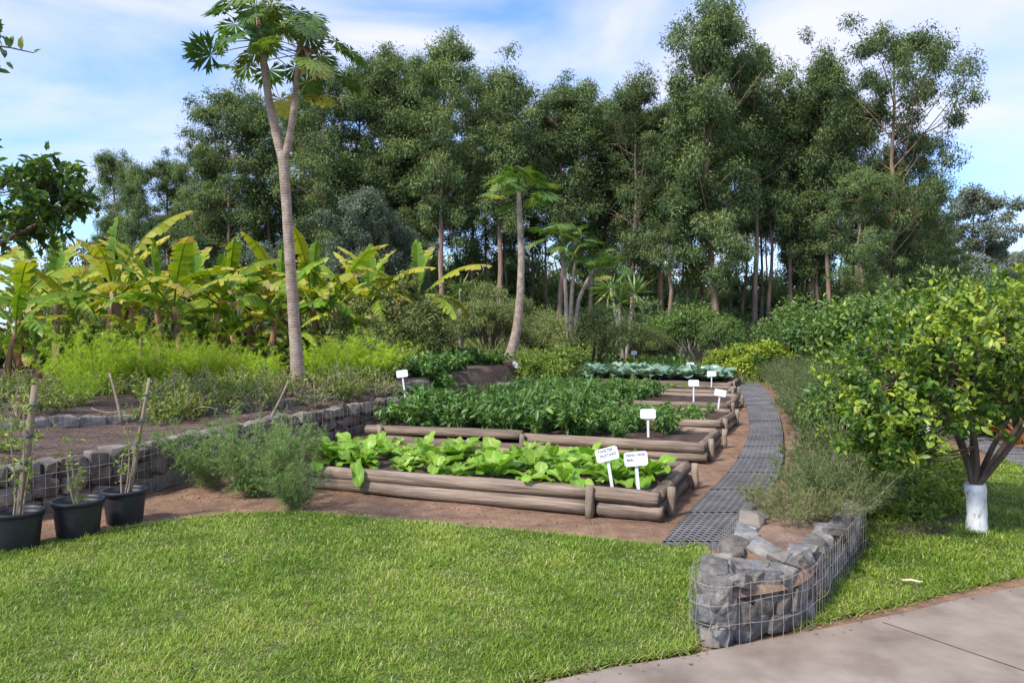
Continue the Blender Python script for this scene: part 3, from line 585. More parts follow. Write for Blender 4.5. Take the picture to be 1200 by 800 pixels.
def plume(rng, n, h, tilt, per, tpl, ln, wd, out=.8, droop=0., t0=.2, r0=.04, curve=.3, tint=(.4, .2), stem_r=None, tip=.25, sub=None, stem_m=1):
    """stems carrying needles or leaves; returns MB with leaf material 0 and stem material 1"""
    b = MB(); P = stems(rng, n, h, tilt, r0, curve)
    if stem_r:
        for p in P: b.tube(p, stem_r * np.linspace(1, .4, len(p)), 4, False, m=stem_m)
    if sub:                                                     # side shoots
        ns, ls = sub; base, tg, t = along(rng, P, ns, t0); d = unit(tg * .7 + rdirs(rng, len(base)) * .9); kk = np.linspace(0, 1, 4)
        L_ = ls * rng.uniform(.5, 1.1, len(base)) * (1.15 - .6 * t)
        P2 = base[:, None] + d[:, None] * (L_[:, None] * kk[None])[..., None]; P2[..., 2] -= droop * (L_[:, None] * kk[None] ** 2)
        pos, tg, t = along(rng, P2, per, .05); tt = np.repeat(t * 0, 1) + t
    else: pos, tg, t = along(rng, P, per, t0)
    m = len(pos); d = unit(tg * (1 - out * .6) + rdirs(rng, m) * out + np.array([0, 0, -droop]) * .5)
    nrm = unit(rdirs(rng, m) + np.array([0, 0, 1.2]))
    ti = np.clip(tint[0] + tip * (t - .5) + rng.normal(0, tint[1], m), 0, 1)
    b.leaves(tpl, pos, d, nrm, ln * rng.uniform(.6, 1.2, m), wd / ln, ti); return b
def clumps(b, rng, C, Rr, per, tpl, ln, wd, droop=.3, shell=.45, tint=(.4, .15), up=.12, m=0, squash=.8):
    for c, r in zip(C, Rr):
        n = int(per * rng.uniform(.8, 1.2)); u = rdirs(rng, n); A = rdirs(rng, 3); rad = r * rng.random(n) ** shell * (1 + .28 * np.sin(2.6 * (u @ A[0]) + 1) + .18 * np.sin(5 * (u @ A[1]) + 2 * (u @ A[2])))
        pos = np.asarray(c) + u * rad[:, None] * np.array([1, 1, squash])
        d = unit(u * .6 + rdirs(rng, n) * .8 + np.array([0, 0, -droop])); nrm = unit(rdirs(rng, n) * .8 + u * .6 + np.array([0, 0, .7]))
        off = rng.normal(0, .12); b.leaves(tpl, pos, d, nrm, ln * rng.uniform(.65, 1.25, n), wd / ln, np.clip(tint[0] + off + up * u[:, 2] * (rad / r) + rng.normal(0, tint[1], n), 0, 1), m)  # up tints the upper outer leaves lighter, painting highlights on clump tops
def curve_pts(a, b, rng, bow=.12, k=6):
    a, b = np.asarray(a, float), np.asarray(b, float); t = np.linspace(0, 1, k)[:, None]; v = rng.normal(0, 1, 3) * np.linalg.norm(b - a) * bow
    return a + (b - a) * t + v * (4 * t * (1 - t)) * .5

# ------------------------------------------------------------------ forest of gum trees
def gum_tree(seed, H=18., spread=2.9, crown0=.26, nl=30, per=270, leaf=(.21, .062), bare=0.0, lean=.3, r0=.19, top_open=0.):
    rng = R(seed); tr = MB(); cr_ = MB()
    t = np.linspace(0, 1, 12); wob = np.cumsum(rng.normal(0, .10, (12, 2)), 0); wob -= wob[0]
    T = np.stack([wob[:, 0] + lean * rng.normal() * t ** 2 * 2, wob[:, 1], t * H * .93], -1)
    tr.tube(T, r0 * (1.05 - .85 * t), 7, False)
    C = []; Rr = []
    for i in range(nl):
        f = crown0 + (1 - crown0) * (i + rng.random()) / nl; f = min(f, .985)
        base = np.array([np.interp(f * .93, t * .93, T[:, k]) for k in range(3)])
        prof = (np.sin(np.pi * (0.12 + .80 * (f - crown0) / (1 - crown0))) ** .6) * spread * rng.uniform(.45, 1.1)
        if f > .93: prof *= .5
        az = i * 2.4 + rng.normal(0, .5); rise = rng.uniform(.5, 1.3) * prof
        tip = base + np.array([math.cos(az) * prof, math.sin(az) * prof, rise]); tip[2] = min(tip[2], H)
        tr.tube(curve_pts(base, tip, rng, .12, 5), np.linspace(.045, .014, 5) * (1.3 - .6 * f), 4, False)
        C.append(tip); Rr.append(rng.uniform(.6, .95) * (1.05 - .2 * f))
        for q in range(rng.integers(2, 5)):
            tp = base + (tip - base) * rng.uniform(.35, .95) + rng.normal(0, .65, 3) * np.array([1, 1, .8])
            tr.tube(curve_pts(base + (tip - base) * .4, tp, rng, .1, 4), np.linspace(.025, .008, 4), 3, False)
            C.append(tp); Rr.append(rng.uniform(.4, .8))
    C.append(T[-1] + [0, 0, .3]); Rr.append(.8)
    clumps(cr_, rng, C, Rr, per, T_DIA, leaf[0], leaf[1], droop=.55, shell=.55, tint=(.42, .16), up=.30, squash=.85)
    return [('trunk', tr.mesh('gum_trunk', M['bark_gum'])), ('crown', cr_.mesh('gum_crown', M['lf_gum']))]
gums = [gum_tree(300 + i, crown0=[.34, .24, .46, .30, .50, .26, .40][i], spread=[2.5, 2.9, 2.2, 2.7, 2.3, 3.0, 2.2][i], nl=[34, 36, 31, 36, 30, 38, 32][i]) for i in range(7)]
slims = [gum_tree(320 + i, crown0=[.58, .52, .64][i], spread=[1.9, 2.1, 1.8][i], nl=26, r0=.13) for i in range(3)]
gum_open = gum_tree(340, spread=4.4, crown0=.22, nl=40, per=300, lean=.6, r0=.2)
gum_tall = gum_tree(341, spread=2.9, crown0=.18, nl=50, per=340, r0=.22)
def plant_gum(var, px, d, ytop, label, group=None, wsc=1.0, rz=None, name='gum_tree', Href=18.0):
    x = X(px, d); zb = tz(x, d); sc = (Zp(ytop, d) - zb) / Href
    return place(name, var, (x, d, zb), label, 'tree', group, RNG.uniform(0, 6.28) if rz is None else rz, (sc * wsc, sc * wsc, sc))
GF = 'gum trees in the plantation'
front = [
 (0, 138, 58, 172, 'smallest gum tree at the left end of the wood, with thin open top', 1.0),
 (1, 205, 54, 180, 'short gum tree between the thin left end tree and the big round topped one', 1.15),
 (5, 272, 50, 100, 'round topped gum tree just left of the tall papaya trunk', 1.15),
 (2, 318, 50, 118, 'gum tree behind the fork of the tall papaya', 1.05),
 (3, 385, 47, 66, 'gum tree rising right of the tall papaya crown', 1.0),
 (4, 455, 48, 46, 'gum tree with bare branches showing below a high tuft, left of the dense peak', 1.0),
 (0, 518, 46, 34, 'tall gum tree with a dense pointed top, highest of the left half', .95),
 (6, 590, 46, 72, 'gum tree above the leaning papaya with a pale forked trunk', 1.05),
 (2, 655, 47, 84, 'broad gum tree just right of the leaning papaya', 1.0),
 (3, 690, 49, 96, 'gum tree with a reddish trunk among the middle of the wood', .95),
 (1, 735, 47, 82, 'gum tree with a narrow twin tip left of the tallest one', .9),
 (6, 772, 50, 118, 'lower gum tree at the dip in the tree tops left of the tallest one', .9)]
for v, px, d, yt, lab, ws in front: plant_gum(gums[v], px, d, yt, lab, GF, ws)
rng = R(395)
for k, (px, yt) in enumerate([(168, 190), (238, 160), (345, 96), (420, 70), (486, 66), (552, 84), (712, 110), (905, 112), (950, 90)]):
    plant_gum(gums[(k * 3 + 2) % 7], px, rng.uniform(46, 53), yt, 'slim gum tree standing close between its neighbours along the front of the wood', 'slim gum trees filling the front of the wood', .82)
for k, px in enumerate([565, 592, 640, 705, 722, 750, 765, 812, 868, 895, 945, 962, 1000, 480, 500]):
    plant_gum(slims[k % 3], px + rng.uniform(-5, 5), rng.uniform(47, 56), np.interp(px, [480, 600, 760, 840, 900, 1000], [70, 100, 120, 60, 100, 80]) + rng.uniform(0, 30), 'thin gum tree with a long bare pale trunk between the fuller ones', 'thin bare trunked gum trees', .9)
plant_gum(gum_tall, 838, 45, 0, 'tallest gum tree with a narrow dense crown reaching the top of the view', GF, .9)
plant_gum(gums[4], 885, 47, 45, 'gum tree leaning against the right side of the tallest one', GF, .9)
plant_gum(gums[0], 928, 48, 105, 'lower gum tree in the gap between the tallest and the wide open one', GF, .9)
plant_gum(gums[2], 975, 46, 58, 'gum tree with a reddish bare trunk beside the wide open one', GF, .85)
plant_gum(gum_open, 1040, 46, 30, 'wide open gum tree with spreading side branches against the sky at right', GF, .95, 1.0)
plant_gum(gums[5], 1075, 50, 150, 'lower gum tree under the spreading branches at the right end', GF, .9)
plant_gum(gums[1], 1015, 44, 190, 'young gum tree low in front of the wide open one', GF, 1.1)
bk = 'dark gum tree deep in the plantation behind the front row'
rng = R(400)
for k, px in enumerate(np.arange(110, 1090, 40)):
    d = rng.uniform(54, 64); v_ = gums[k % 7] if k % 3 == 0 else slims[k % 3]; yt = np.interp(px, [100, 200, 270, 400, 520, 600, 780, 840, 930, 1050, 1100], [245, 228, 185, 140, 120, 150, 190, 115, 180, 150, 225]) + rng.uniform(-5, 45)
    plant_gum(v_, px + rng.uniform(-14, 14), d, yt, bk, 'gum trees deep in the wood', 1.0)
for k, px in enumerate([400, 450, 505, 800, 1030]):                         # bare lower trunks seen between the crowns
    d = rng.uniform(42, 52); plant_gum(gums[(k * 3) % 7], px + rng.uniform(-22, 22), d, rng.uniform(170, 235), 'young gum tree with low branches at the edge of the wood', 'young gum trees at the wood edge', 1.15)
pale = gum_tree(345, H=12, spread=2.4, crown0=.08, nl=30, per=360, leaf=(.2, .07)); pale = [pale[0], ('crown', pale[1][1].copy())]
pale[1][1].materials[0] = M['lf_gum_pale']
plant_gum(pale, 425, 38, 222, 'pale grey green young gum tree standing before the dark wood', None, 1.1, Href=12)
plant_gum(pale, 470, 40, 262, 'smaller pale young gum tree right of the larger pale one', None, 1.15, 2.0, Href=12)
plant_gum(pale, 315, 40, 285, 'low pale young gum tree just behind the tall papaya trunk', None, 1.2, 4.0, Href=12)
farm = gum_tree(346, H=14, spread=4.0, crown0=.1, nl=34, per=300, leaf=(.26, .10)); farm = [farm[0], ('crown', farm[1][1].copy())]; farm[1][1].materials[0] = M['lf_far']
plant_gum(farm, 1140, 75, 228, 'lone tree paled by haze standing far off at the right', None, 1.1, .6, 'distant_tree', 14)
plant_gum(farm, 1185, 95, 296, 'low haze paled tree at the right edge behind the far lone tree', None, 1.3, 2.2, 'distant_tree', 14)
plant_gum(farm, 1225, 90, 290, 'low haze paled tree cut by the right edge of the view', None, 1.4, 3.2, 'distant_tree', 14)
for px, d, yt in [(1085, 52, 262), (1110, 56, 300)]: plant_gum(gums[3], px, d, yt, 'low dark tree filling the foot of the wood at the right end', 'low trees at the right end of the wood', 1.5, Href=18)

# understory shrubs at the foot of the wood
def bush(seed, h, rad, mat, leaf, n=26, per=260, tint=(.4, .16), stem=True, tpl=T_DIA, droop=.25, low=.25, nst=5, bark='bark_dark', r=None, shell=.45):
    rng = R(seed); tr = MB(); cr_ = MB(); C = []; Rr = []
    for i in range(n):
        u = rng.uniform(-1, 1, 2); 
        while np.hypot(*u) > 1: u = rng.uniform(-1, 1, 2)
        rr = np.hypot(*u); top = h * (1 - .45 * rr ** 2) * rng.uniform(.75, 1); z = low * h + (top - low * h) * rng.random() ** .55
        C.append((u[0] * rad, u[1] * rad, z)); Rr.append((r or rad * .34) * rng.uniform(.7, 1.2))
        a = C[-1]; tr.tube(curve_pts((a[0] * .12 + rng.normal(0, .03), a[1] * .12 + rng.normal(0, .03), 0), a, rng, .15, 5), np.linspace(.028, .008, 5) * (h / 2.2), 5, False)
    clumps(cr_, rng, C, Rr, per, tpl, leaf[0], leaf[1], droop=droop, tint=tint, up=.2, shell=shell)
    return [('stems', tr.mesh('stems', M[bark])), ('foliage', cr_.mesh('foliage', mat))]
und = [bush(500 + i, 3.2, 2.2, M['lf_gum'], (.20, .07), 24, 560, low=.05) for i in range(3)]
rng = R(410)
for k, px in enumerate(np.arange(90, 1130, 52)):
    d = rng.uniform(41, 50); x = X(px, d); h = rng.uniform(.8, 1.35)
    place('undergrowth_shrub', und[k % 3], (x, d, tz(x, d) - .1), 'dark shrub in the undergrowth at the foot of the gum trees', 'shrub', 'undergrowth shrubs under the wood', rng.uniform(0, 6), (1.1, 1.1, h))
for k, px in enumerate(np.arange(80, 1150, 24)):
    d = rng.uniform(62, 72); x = X(px, d)
    place('undergrowth_shrub', und[k % 3], (x, d, tz(x, d) - .1), 'dark shrub deep in the wood behind the trunks', 'shrub', 'undergrowth shrubs deep in the wood', rng.uniform(0, 6), (2.0, 1.6, rng.uniform(2.0, 3.0)))

# ------------------------------------------------------------------ papayas
def papaya_crown(b, top, rng, n=20, pet=.75, blade=.55, tint=(.45, .2), lift=0.0):
    for i in range(n):
        az = i * 2.4 + rng.normal(0, .25); el = np.interp(i / n, [0, .6, 1], [1.25, .15 + lift, -.55 + lift]) + rng.normal(0, .1); Lp = pet * rng.uniform(.75, 1.1) * (.6 + .5 * i / n)
        d = np.array([math.cos(az) * math.cos(el), math.sin(az) * math.cos(el), math.sin(el)]); k = np.linspace(0, 1, 5)[:, None]
        P = np.asarray(top) + [0, 0, -.25 * i / n] + d * Lp * k; P[:, 2] -= .10 * Lp * k[:, 0] ** 2
        b.tube(P, np.linspace(.013, .007, 5) * (blade / .55), 5, False, m=1)
        nrm = unit(np.array([0, 0, 1.0]) + rng.normal(0, .38, 3) + d * .45); dd = unit(np.array([d[0], d[1], -.45 + lift]) + rng.normal(0, .25, 3))
        ti = np.clip(tint[0] + rng.normal(0, tint[1]), 0, .85)
        if i > n - 3 and rng.random() < .5: ti = 1.0
        b.leaves(T_PALM, [P[-1]], [dd], [nrm], blade * rng.uniform(.85, 1.15), 1.0, ti)
def fruit_mesh(rng, r=.08):
    b = MB(); b.lathe([(.001, -r * 1.5), (r * .55, -r * 1.25), (r * .95, -r * .5), (r, 0), (r * .8, r * .7), (r * .35, r * 1.2), (.001, r * 1.3)], 14); return b.mesh('fruit', M['fruit'])
def trunk_from_px(L, d, r, b, loc, sides=14):
    P = np.array([(X(px, d), d, Zp(py, d)) for px, py in L]); P = smooth_line(P, .12, 4); P = P - loc; t = np.linspace(0, 1, len(P)); b.tube(P, np.interp(t, np.linspace(0, 1, len(r)), r), sides, True, jit=.02); return P
d = 11.8; x0 = X(350, d); z0 = tz(x0, d); loc = np.array([x0, d, z0])
g = empty('papaya_tree', loc, 'tall papaya tree with forked grey trunk and green fruit on the terrace', 'tree', None)
b = MB(); trunk_from_px([(351, 470), (349, 440), (345, 380), (341, 320), (337, 250), (333, 190), (331, 176)], d, [.122, .098, .088, .083, .078, .080], b, loc)
PA = trunk_from_px([(333, 190), (326, 165), (318, 130), (312, 90), (306, 40), (304, 8)], d, [.074, .063, .056, .045], b, loc)
PB = trunk_from_px([(333, 190), (340, 165), (345, 130), (349, 95), (352, 60), (353, 45)], d, [.064, .053, .046, .04], b, loc); b.build('trunk', M['bark_papaya'], g)
b = MB(); papaya_crown(b, PA[-1] + [0, 0, -.30], R(61), 28, .88, .42, (.42, .2)); papaya_crown(b, PB[-1] + [0, 0, .0], R(62), 20, .80, .40, (.45, .22)); b.build('crown', [M['lf_papaya'], M['stem_green']], g)
rng = R(63)
for i in range(8):
    o = obj('fruit', fruit_mesh(rng), g); a = i * 2.4; o.location = PA[-1] + np.array([math.cos(a) * .11, math.sin(a) * .11, -.32 - .09 * (i % 4)]); o.rotation_euler = (rng.normal(0, .2), rng.normal(0, .2), a)
b = MB(); n = 30; P0 = PB[-1] + [.06, -.03, -.08]; b.leaves(T_DIA, P0 + rng.normal(0, .05, (n, 3)), unit(rng.normal(0, .4, (n, 3)) + [0.25, 0, -1]), rdirs(rng, n), rng.uniform(.2, .4, n), .16, rng.random(n)); b.build('withered_leaves', M['lf_dead'], g)
d = 23.; x0 = X(597, d); z0 = tz(x0, d); loc = np.array([x0, d, z0])
g = empty('papaya_tree', loc, 'papaya tree with a bare leaning trunk curving up from the terrace end', 'tree')
b = MB(); P = trunk_from_px([(594, 432), (600, 412), (606, 385), (610, 345), (611, 300), (609, 260), (608, 225)], d, [.20, .15, .125, .105, .09, .075], b, loc); b.build('trunk', M['bark_papaya'], g)
b = MB(); papaya_crown(b, P[-1] + [0, 0, .15], R(64), 30, 1.0, .46, (.55, .22), .35); b.build('crown', [M['lf_papaya'], M['stem_green']], g)
d = 26.; x0 = X(662, d); z0 = tz(x0, d); loc = np.array([x0, d, z0])
g = empty('papaya_tree', loc, 'lower many stemmed papaya tree behind the leaning one', 'tree')
b = MB(); tops = []
for L_ in ([(666, 420), (664, 370), (662, 320), (656, 290)], [(668, 420), (669, 360), (672, 320), (676, 300)], [(670, 420), (678, 350), (690, 325), (700, 312)]): tops.append(trunk_from_px(L_, d, [.10, .07, .06], b, loc)[-1])
b.build('trunk', M['bark_papaya'], g); b = MB()
for i, tp in enumerate(tops): papaya_crown(b, tp + [0, 0, .35 if i < 2 else 0], R(65 + i), 17, 1.0, .48, (.55, .2), .3)
b.build('crown', [M['lf_papaya'], M['stem_green']], g)
o = obj('fruit', fruit_mesh(R(3), .13), g); o.location = tops[0] + np.array([.35, -.25, .0])

# ------------------------------------------------------------------ banana plants
def banana_leaf(b, base, az, el, Lg, wd, bend, rng, t0=.3, dry=.3):
    k = 16; t = np.linspace(0, 1, k); ang = el - bend * t ** 1.5; seg = Lg / (k - 1)
    h = np.array([math.cos(az), math.sin(az), 0]); side = np.array([-math.sin(az), math.cos(az), 0])
    P = [np.asarray(base, float)]
    for a in ang[:-1]: P.append(P[-1] + (h * math.cos(a) + np.array([0, 0, math.sin(a)])) * seg)
    P = np.array(P); b.tube(P[:5], np.linspace(.03, .018, 5), 5, False, tint=.45); st = 3
    b.tube(P[st:], np.linspace(.017, .004, k - st), 4, False, tint=.55)
    twist = rng.normal(0, .3); fold0 = rng.normal(-.30, .30)
    w = lambda q: wd * np.clip(np.sin(np.pi * np.clip((q * .93 + .05), 0, 1)) ** .55, .02, 1)
    for sgn in (-1, 1):
        gap = rng.random(k) < .6
        for i in range(st, k - 1):
            q0, q1 = (i - st) / (k - 1 - st), (i + 1 - st) / (k - 1 - st); sub = 1
            T = unit(P[i + 1] - P[i]); nrm = unit(np.cross(side, T)); nrm = nrm if nrm[2] > 0 or abs(nrm[2]) < .2 else -nrm
            fold = fold0 + rng.normal(0, .16); s2 = side * math.cos(fold + sgn * twist) * sgn + nrm * math.sin(fold + sgn * twist)
            a0, a1 = P[i], P[i + 1]; sl = T * wd * .22
            w0, w1 = w(q0) * rng.uniform(.93, 1.03), w(q1) * rng.uniform(.93, 1.03)
            sh = rng.uniform(.15, .38) if gap[i] else 0.0
            dr = np.array([0, 0, -rng.uniform(.0, .22)]) * wd
            m0, m1 = a0 + s2 * w0 * .55 + sl * .5, a1 + s2 * w1 * .55 + sl * .5
            e0 = a0 + s2 * w0 + sl + (a1 - a0) * sh + dr; e1 = a1 + s2 * w1 + sl - (a1 - a0) * sh + dr
            ti0 = np.clip(t0 + .14 * q0 + rng.normal(0, .05), 0, .75); edge = ti0 + .12
            if dry > 0 and q0 > 1 - dry: edge = rng.uniform(.72, 1.0); ti0 = ti0 if q0 < 1 - dry * .5 else rng.uniform(.6, .95)
            b.add([a0, a1, m0, m1, e0, e1], [(0, 1, 3, 2), (2, 3, 5, 4)], None, [ti0 - .03, ti0 - .03, ti0, ti0, edge, edge])
def banana(seed, H=1.5, n=8, spear=False, yel=.35):
    rng = R(seed); st = MB(); lf = MB(); dl = MB()
    t = np.linspace(0, 1, 7); T = np.stack([rng.normal(0, .05) * t ** 2 * 3, rng.normal(0, .05) * t ** 2 * 3, t * H], -1); st.tube(T, .105 - .05 * t, 9, True, jit=.06, rng=rng)
    for i in range(n):
        az = i * 2.4 + rng.normal(0, .4); f = i / n; el = 1.0 - .6 * f + rng.normal(0, .16); Lg = rng.uniform(1.7, 2.4)
        banana_leaf(lf, T[-1] - [0, 0, .3 * f], az, el, Lg, rng.uniform(.20, .27), rng.uniform(.8, 1.4) + .5 * f, rng, np.clip(yel * rng.uniform(.4, 1.3), 0, .6), rng.choice([0, .15, .3, .5], p=[.2, .25, .3, .25]))
    if spear: banana_leaf(lf, T[-1], rng.uniform(0, 6), 1.5, 1.5, .20, .15, rng, .25, 0)
    for i in range(9):
        az = rng.uniform(0, 6.28); p = T[rng.integers(3, 7)]; d_ = np.array([math.cos(az) * .35, math.sin(az) * .35, -1]); dl.leaves(T_DIA, [p + d_ * .03], [d_], [[math.cos(az), math.sin(az), .2]], rng.uniform(.4, .9), .2, rng.random())
    return [('pseudostem', st.mesh('pseudostem', M['stem_banana'])), ('leaves', lf.mesh('leaves', M['lf_banana'])), ('withered_leaves', dl.mesh('withered', M['lf_dead']))]
bans = [banana(700 + i, [1.5, 1.75, 1.4, 1.65, 1.55, 1.8][i], [7, 6, 6, 7, 7, 6][i], i in (1, 3), [.42, .6, .35, .68, .45, .55][i]) for i in range(6)]
BG = 'banana plants along the back of the terrace'
blist = [(1, 128, 16.2, 1.16, .4, 'banana plant with a tall upright rolled leaf, highest of the row'),
 (0, 22, 16.5, 1.1, 1.0, 'banana plant at the left edge with a brown edged drooping leaf'),
 (3, 66, 17.5, 1.12, 2.0, 'banana plant behind the left edge one with a withered brown leaf on top'),
 (2, 8, 14.2, .75, 3.0, 'small banana plant low at the left edge with yellow margined leaves'),
 (3, 188, 17.0, 1.08, 4.0, 'banana plant with arching yellow leaves right of the tallest one'),
 (4, 212, 16.0, 1.04, 5.2, 'banana plant with a leaning pale stem in the middle of the row'),
 (5, 250, 17.6, 1.02, .8, 'banana plant with broad yellow leaves left of the papaya trunk'),
 (0, 292, 18.2, 1.06, 2.5, 'banana plant among clustered reddish stems left of the papaya trunk'),
 (2, 318, 17.2, 1.06, 3.6, 'banana plant immediately left of the papaya trunk'),
 (1, 372, 18.0, 1.05, 4.4, 'banana plant immediately right of the papaya trunk'),
 (4, 398, 18.8, 1.1, 5.6, 'banana plant with two reddish stems right of the papaya trunk'),
 (3, 432, 19.5, 1.12, 1.4, 'banana plant with tattered yellow leaves near the right end of the row'),
 (5, 470, 20.5, 1.08, 2.9, 'last banana plant at the right end of the row with a leaf pointing right')]
for v, px, d, s_, rz, lab in blist:
    x = X(px, d); place('banana_plant', bans[v], (x, d, tz(x, d)), lab, 'banana plant', BG, rz, s_ * .92)
rng = R(720)
for k, px in enumerate([-40, 40, 100, 158, 228, 275, 335, 350, 410, 450, 490, -90, 140, 305, 75, 185, 255, 385, 425]):
    d = rng.uniform(19, 22); x = X(px, d); place('banana_plant', bans[(k * 2 + 1) % 6], (x, d, tz(x, d)), 'banana plant half hidden behind the front row', 'banana plant', 'banana plants in the second row', rng.uniform(0, 6), rng.uniform(.9, 1.12))
for k, (px, d) in enumerate([(45, 15.4), (95, 16.8), (165, 15.8), (235, 16.6), (275, 16.9), (345, 17.2), (410, 17.6), (-25, 15.2)]):
    x = X(px, d); place('banana_plant', bans[(k * 5 + 2) % 6], (x, d, tz(x, d)), 'young banana sucker low in front of the taller banana stems', 'banana plant', 'young banana suckers', rng.uniform(0, 6), rng.uniform(.46, .66))
und2 = [bush(520 + i, 1.1, 1.1, M['lf_shrub'], (.22, .11), 18, 170, low=.05, tint=(.55, .2), tpl=T_MID) for i in range(2)]
for k, px in enumerate([-30, 60, 100, 150, 240, 270, 345, 420, 20, 190, 300, 455]):
    d = rng.uniform(18.5, 21); x = X(px, d); place('leafy_shrub', und2[k % 2], (x, d, tz(x, d) - .1), 'green shrub growing between the banana stems', 'shrub', 'shrubs among the banana stems', rng.uniform(0, 6), rng.uniform(.8, 1.2))

# ------------------------------------------------------------------ terrace planting
fern = [plume(R(740 + i), 44, [1.1, 1.3, 1.0][i], [.7, .6, .85][i], 26, T_NDL, .075, .0055, .6, .25, .15, .12, .7, (.42, .18), .004, .35, (15, .26)).mesh('asparagus_fern', [M['lf_fern'], M['stem_green']]) for i in range(3)]
FG = 'feathery ferns on the upper terrace'
for k, (px, d, s_, lab) in enumerate([(75, 12.6, .70, 'bright feathery fern at the left end of the upper bed'), (112, 11.6, 1.05, 'bright green feathery fern second from the left end'), (150, 12.2, 1.1, 'bright feathery fern behind the dry pruned branch'), (190, 12.4, .95, 'bright feathery fern behind the grey stake'), (228, 13.2, .85, 'bright feathery fern in the middle of the upper bed'), (268, 13.8, .95, 'yellowish feathery fern left of the papaya trunk'), (310, 13.2, .7, 'bright feathery fern just left of the papaya trunk'), (400, 14.2, .9, 'bright feathery fern right of the papaya trunk'), (432, 14.6, 1.15, 'bright feathery fern beyond the small white sign'), (375, 15, .8, 'small feathery fern tucked behind the papaya trunk'), (95, 10.2, .48, 'small feathery fern hanging over the stone kerb'), (245, 15.2, 1.0, 'tall feathery fern at the back of the upper bed')]):
    x = X(px, d); place('feathery_fern', [('f', fern[k % 3])], (x, d, tz(x, d) - .02), lab, 'fern', FG, k * 1.7, (s_ * .9, s_ * .9, s_ * .98))
leafy = [plume(R(760 + i), 18, .5, .85, 20, T_MID, .058, .03, .9, .1, .2, .08, .3, (.5, .2), .005, .2).mesh('leafy_bush', [M['lf_bright'], M['twig']]) for i in range(3)]
twigs = []
for i in range(3):
    rng = R(780 + i); b = MB(); P = stems(rng, 9, .42, 1.05, .06, .3, 5)
    for p in P:
        b.tube(p, .012 * np.linspace(1, .45, 5), 5, False, m=1)
        for q in range(2): a = p[rng.integers(2, 5)]; b.tube(curve_pts(a, a + rng.normal(0, .12, 3) + [0, 0, .1], rng, .2, 4), np.linspace(.006, .003, 4), 4, False, m=1)
    pos, tg, t = along(rng, P, 26, .35); b.leaves(T_MID, pos + rng.normal(0, .045, pos.shape), unit(rdirs(rng, len(pos)) + tg * .3), unit(rdirs(rng, len(pos)) + [0, 0, 1]), rng.uniform(.03, .06, len(pos)), .5, rng.uniform(.3, 1, len(pos)))
    twigs.append(b.mesh('twiggy_shrub', [M['lf_bright'], M['twig']]))
rng = R(790)
tw_spots = [(205, 10.0), (225, 9.7), (262, 10.2), (300, 10.4), (325, 10.9), (368, 11.2), (392, 11.9), (420, 12.2), (440, 12.6), (238, 10.8), (285, 11.2), (340, 11.6), (405, 12.8), (180, 9.6), (455, 13.6), (20, 8.9)]
for k, (px, d) in enumerate(tw_spots):
    x = X(px, d); place('pruned_shrub', [('s', twigs[k % 3])], (x, d, tz(x, d) - .02), 'pruned twiggy shrub with sparse young leaves on the terrace soil', 'shrub', 'pruned twiggy shrubs on the terrace', k * 2.1, rng.uniform(.8, 1.15))
for k, (px, d) in enumerate([(215, 10.6), (250, 11.2), (280, 11.8), (170, 10.4), (300, 12.0), (320, 12.0), (375, 12.6), (400, 13.2), (425, 13.4), (440, 14.2), (460, 14.6), (60, 10.8), (30, 10.2), (90, 11.0), (10, 11.2), (128, 10.9), (45, 11.8), (195, 11.4), (-15, 9.6), (355, 13.2), (232, 9.9), (205, 9.5), (188, 9.2), (265, 10.4), (290, 10.8), (312, 11.2), (385, 12.2), (412, 12.5), (436, 12.9), (178, 9.9), (222, 10.3), (70, 9.4), (40, 9.3), (334, 11.4), (278, 11.3), (405, 11.9)]):
    x = X(px, d); place('leafy_bush', [('s', leafy[k % 3])], (x, d, tz(x, d) - .02), 'small light green leafy bush in the upper terrace bed', 'bush', 'light green bushes in the upper bed', k * 1.3, rng.uniform(.7, 1.15))
# dark green leafy crop on the far part of the terrace
crop = [plume(R(800 + i), 22, .42, .9, 14, T_MID, .13, .07, .9, .15, .15, .08, .3, (.45, .2), .006, .2).mesh('leafy_crop', [M['lf_pepper'], M['stem_green']]) for i in range(3)]
for k in range(34):
    d = rng.uniform(15.5, 21.5); px = rng.uniform(445, 585); x = X(px, d)
    if edge_dist(x, d, EX, EY) < .7: x -= .7
    place('leafy_crop_plant', [('s', crop[k % 3])], (x, d, tz(x, d) - .02), 'low leafy green crop plant on the far terrace before the leaning papaya', 'plant', 'leafy crop on the far terrace', k * 1.3, rng.uniform(.8, 1.3))
for k in range(10):
    d = rng.uniform(15, 18); px = rng.uniform(395, 470); x = X(px, d)
    place('leafy_bush', [('s', leafy[k % 3])], (x, d, tz(x, d)), 'taller loose bush between the ferns and the crop', 'bush', 'loose bushes beyond the ferns', k, rng.uniform(1.2, 1.9))
loose = bush(830, 2.3, 1.1, M['lf_olive'], (.10, .04), 34, 330, low=.2, tint=(.5, .2), shell=.6)
x = X(478, 19); place('loose_shrub', loose, (x, 19, tz(x, 19)), 'tall loose olive shrub at the right end of the banana row', 'shrub', None, 0, (1, 1, 1.0))
x = X(432, 18.5); place('loose_shrub', loose, (x, 17.5, tz(x, 17.5)), 'olive shrub under the last banana leaves', 'shrub', None, 2, (.8, .8, .7))
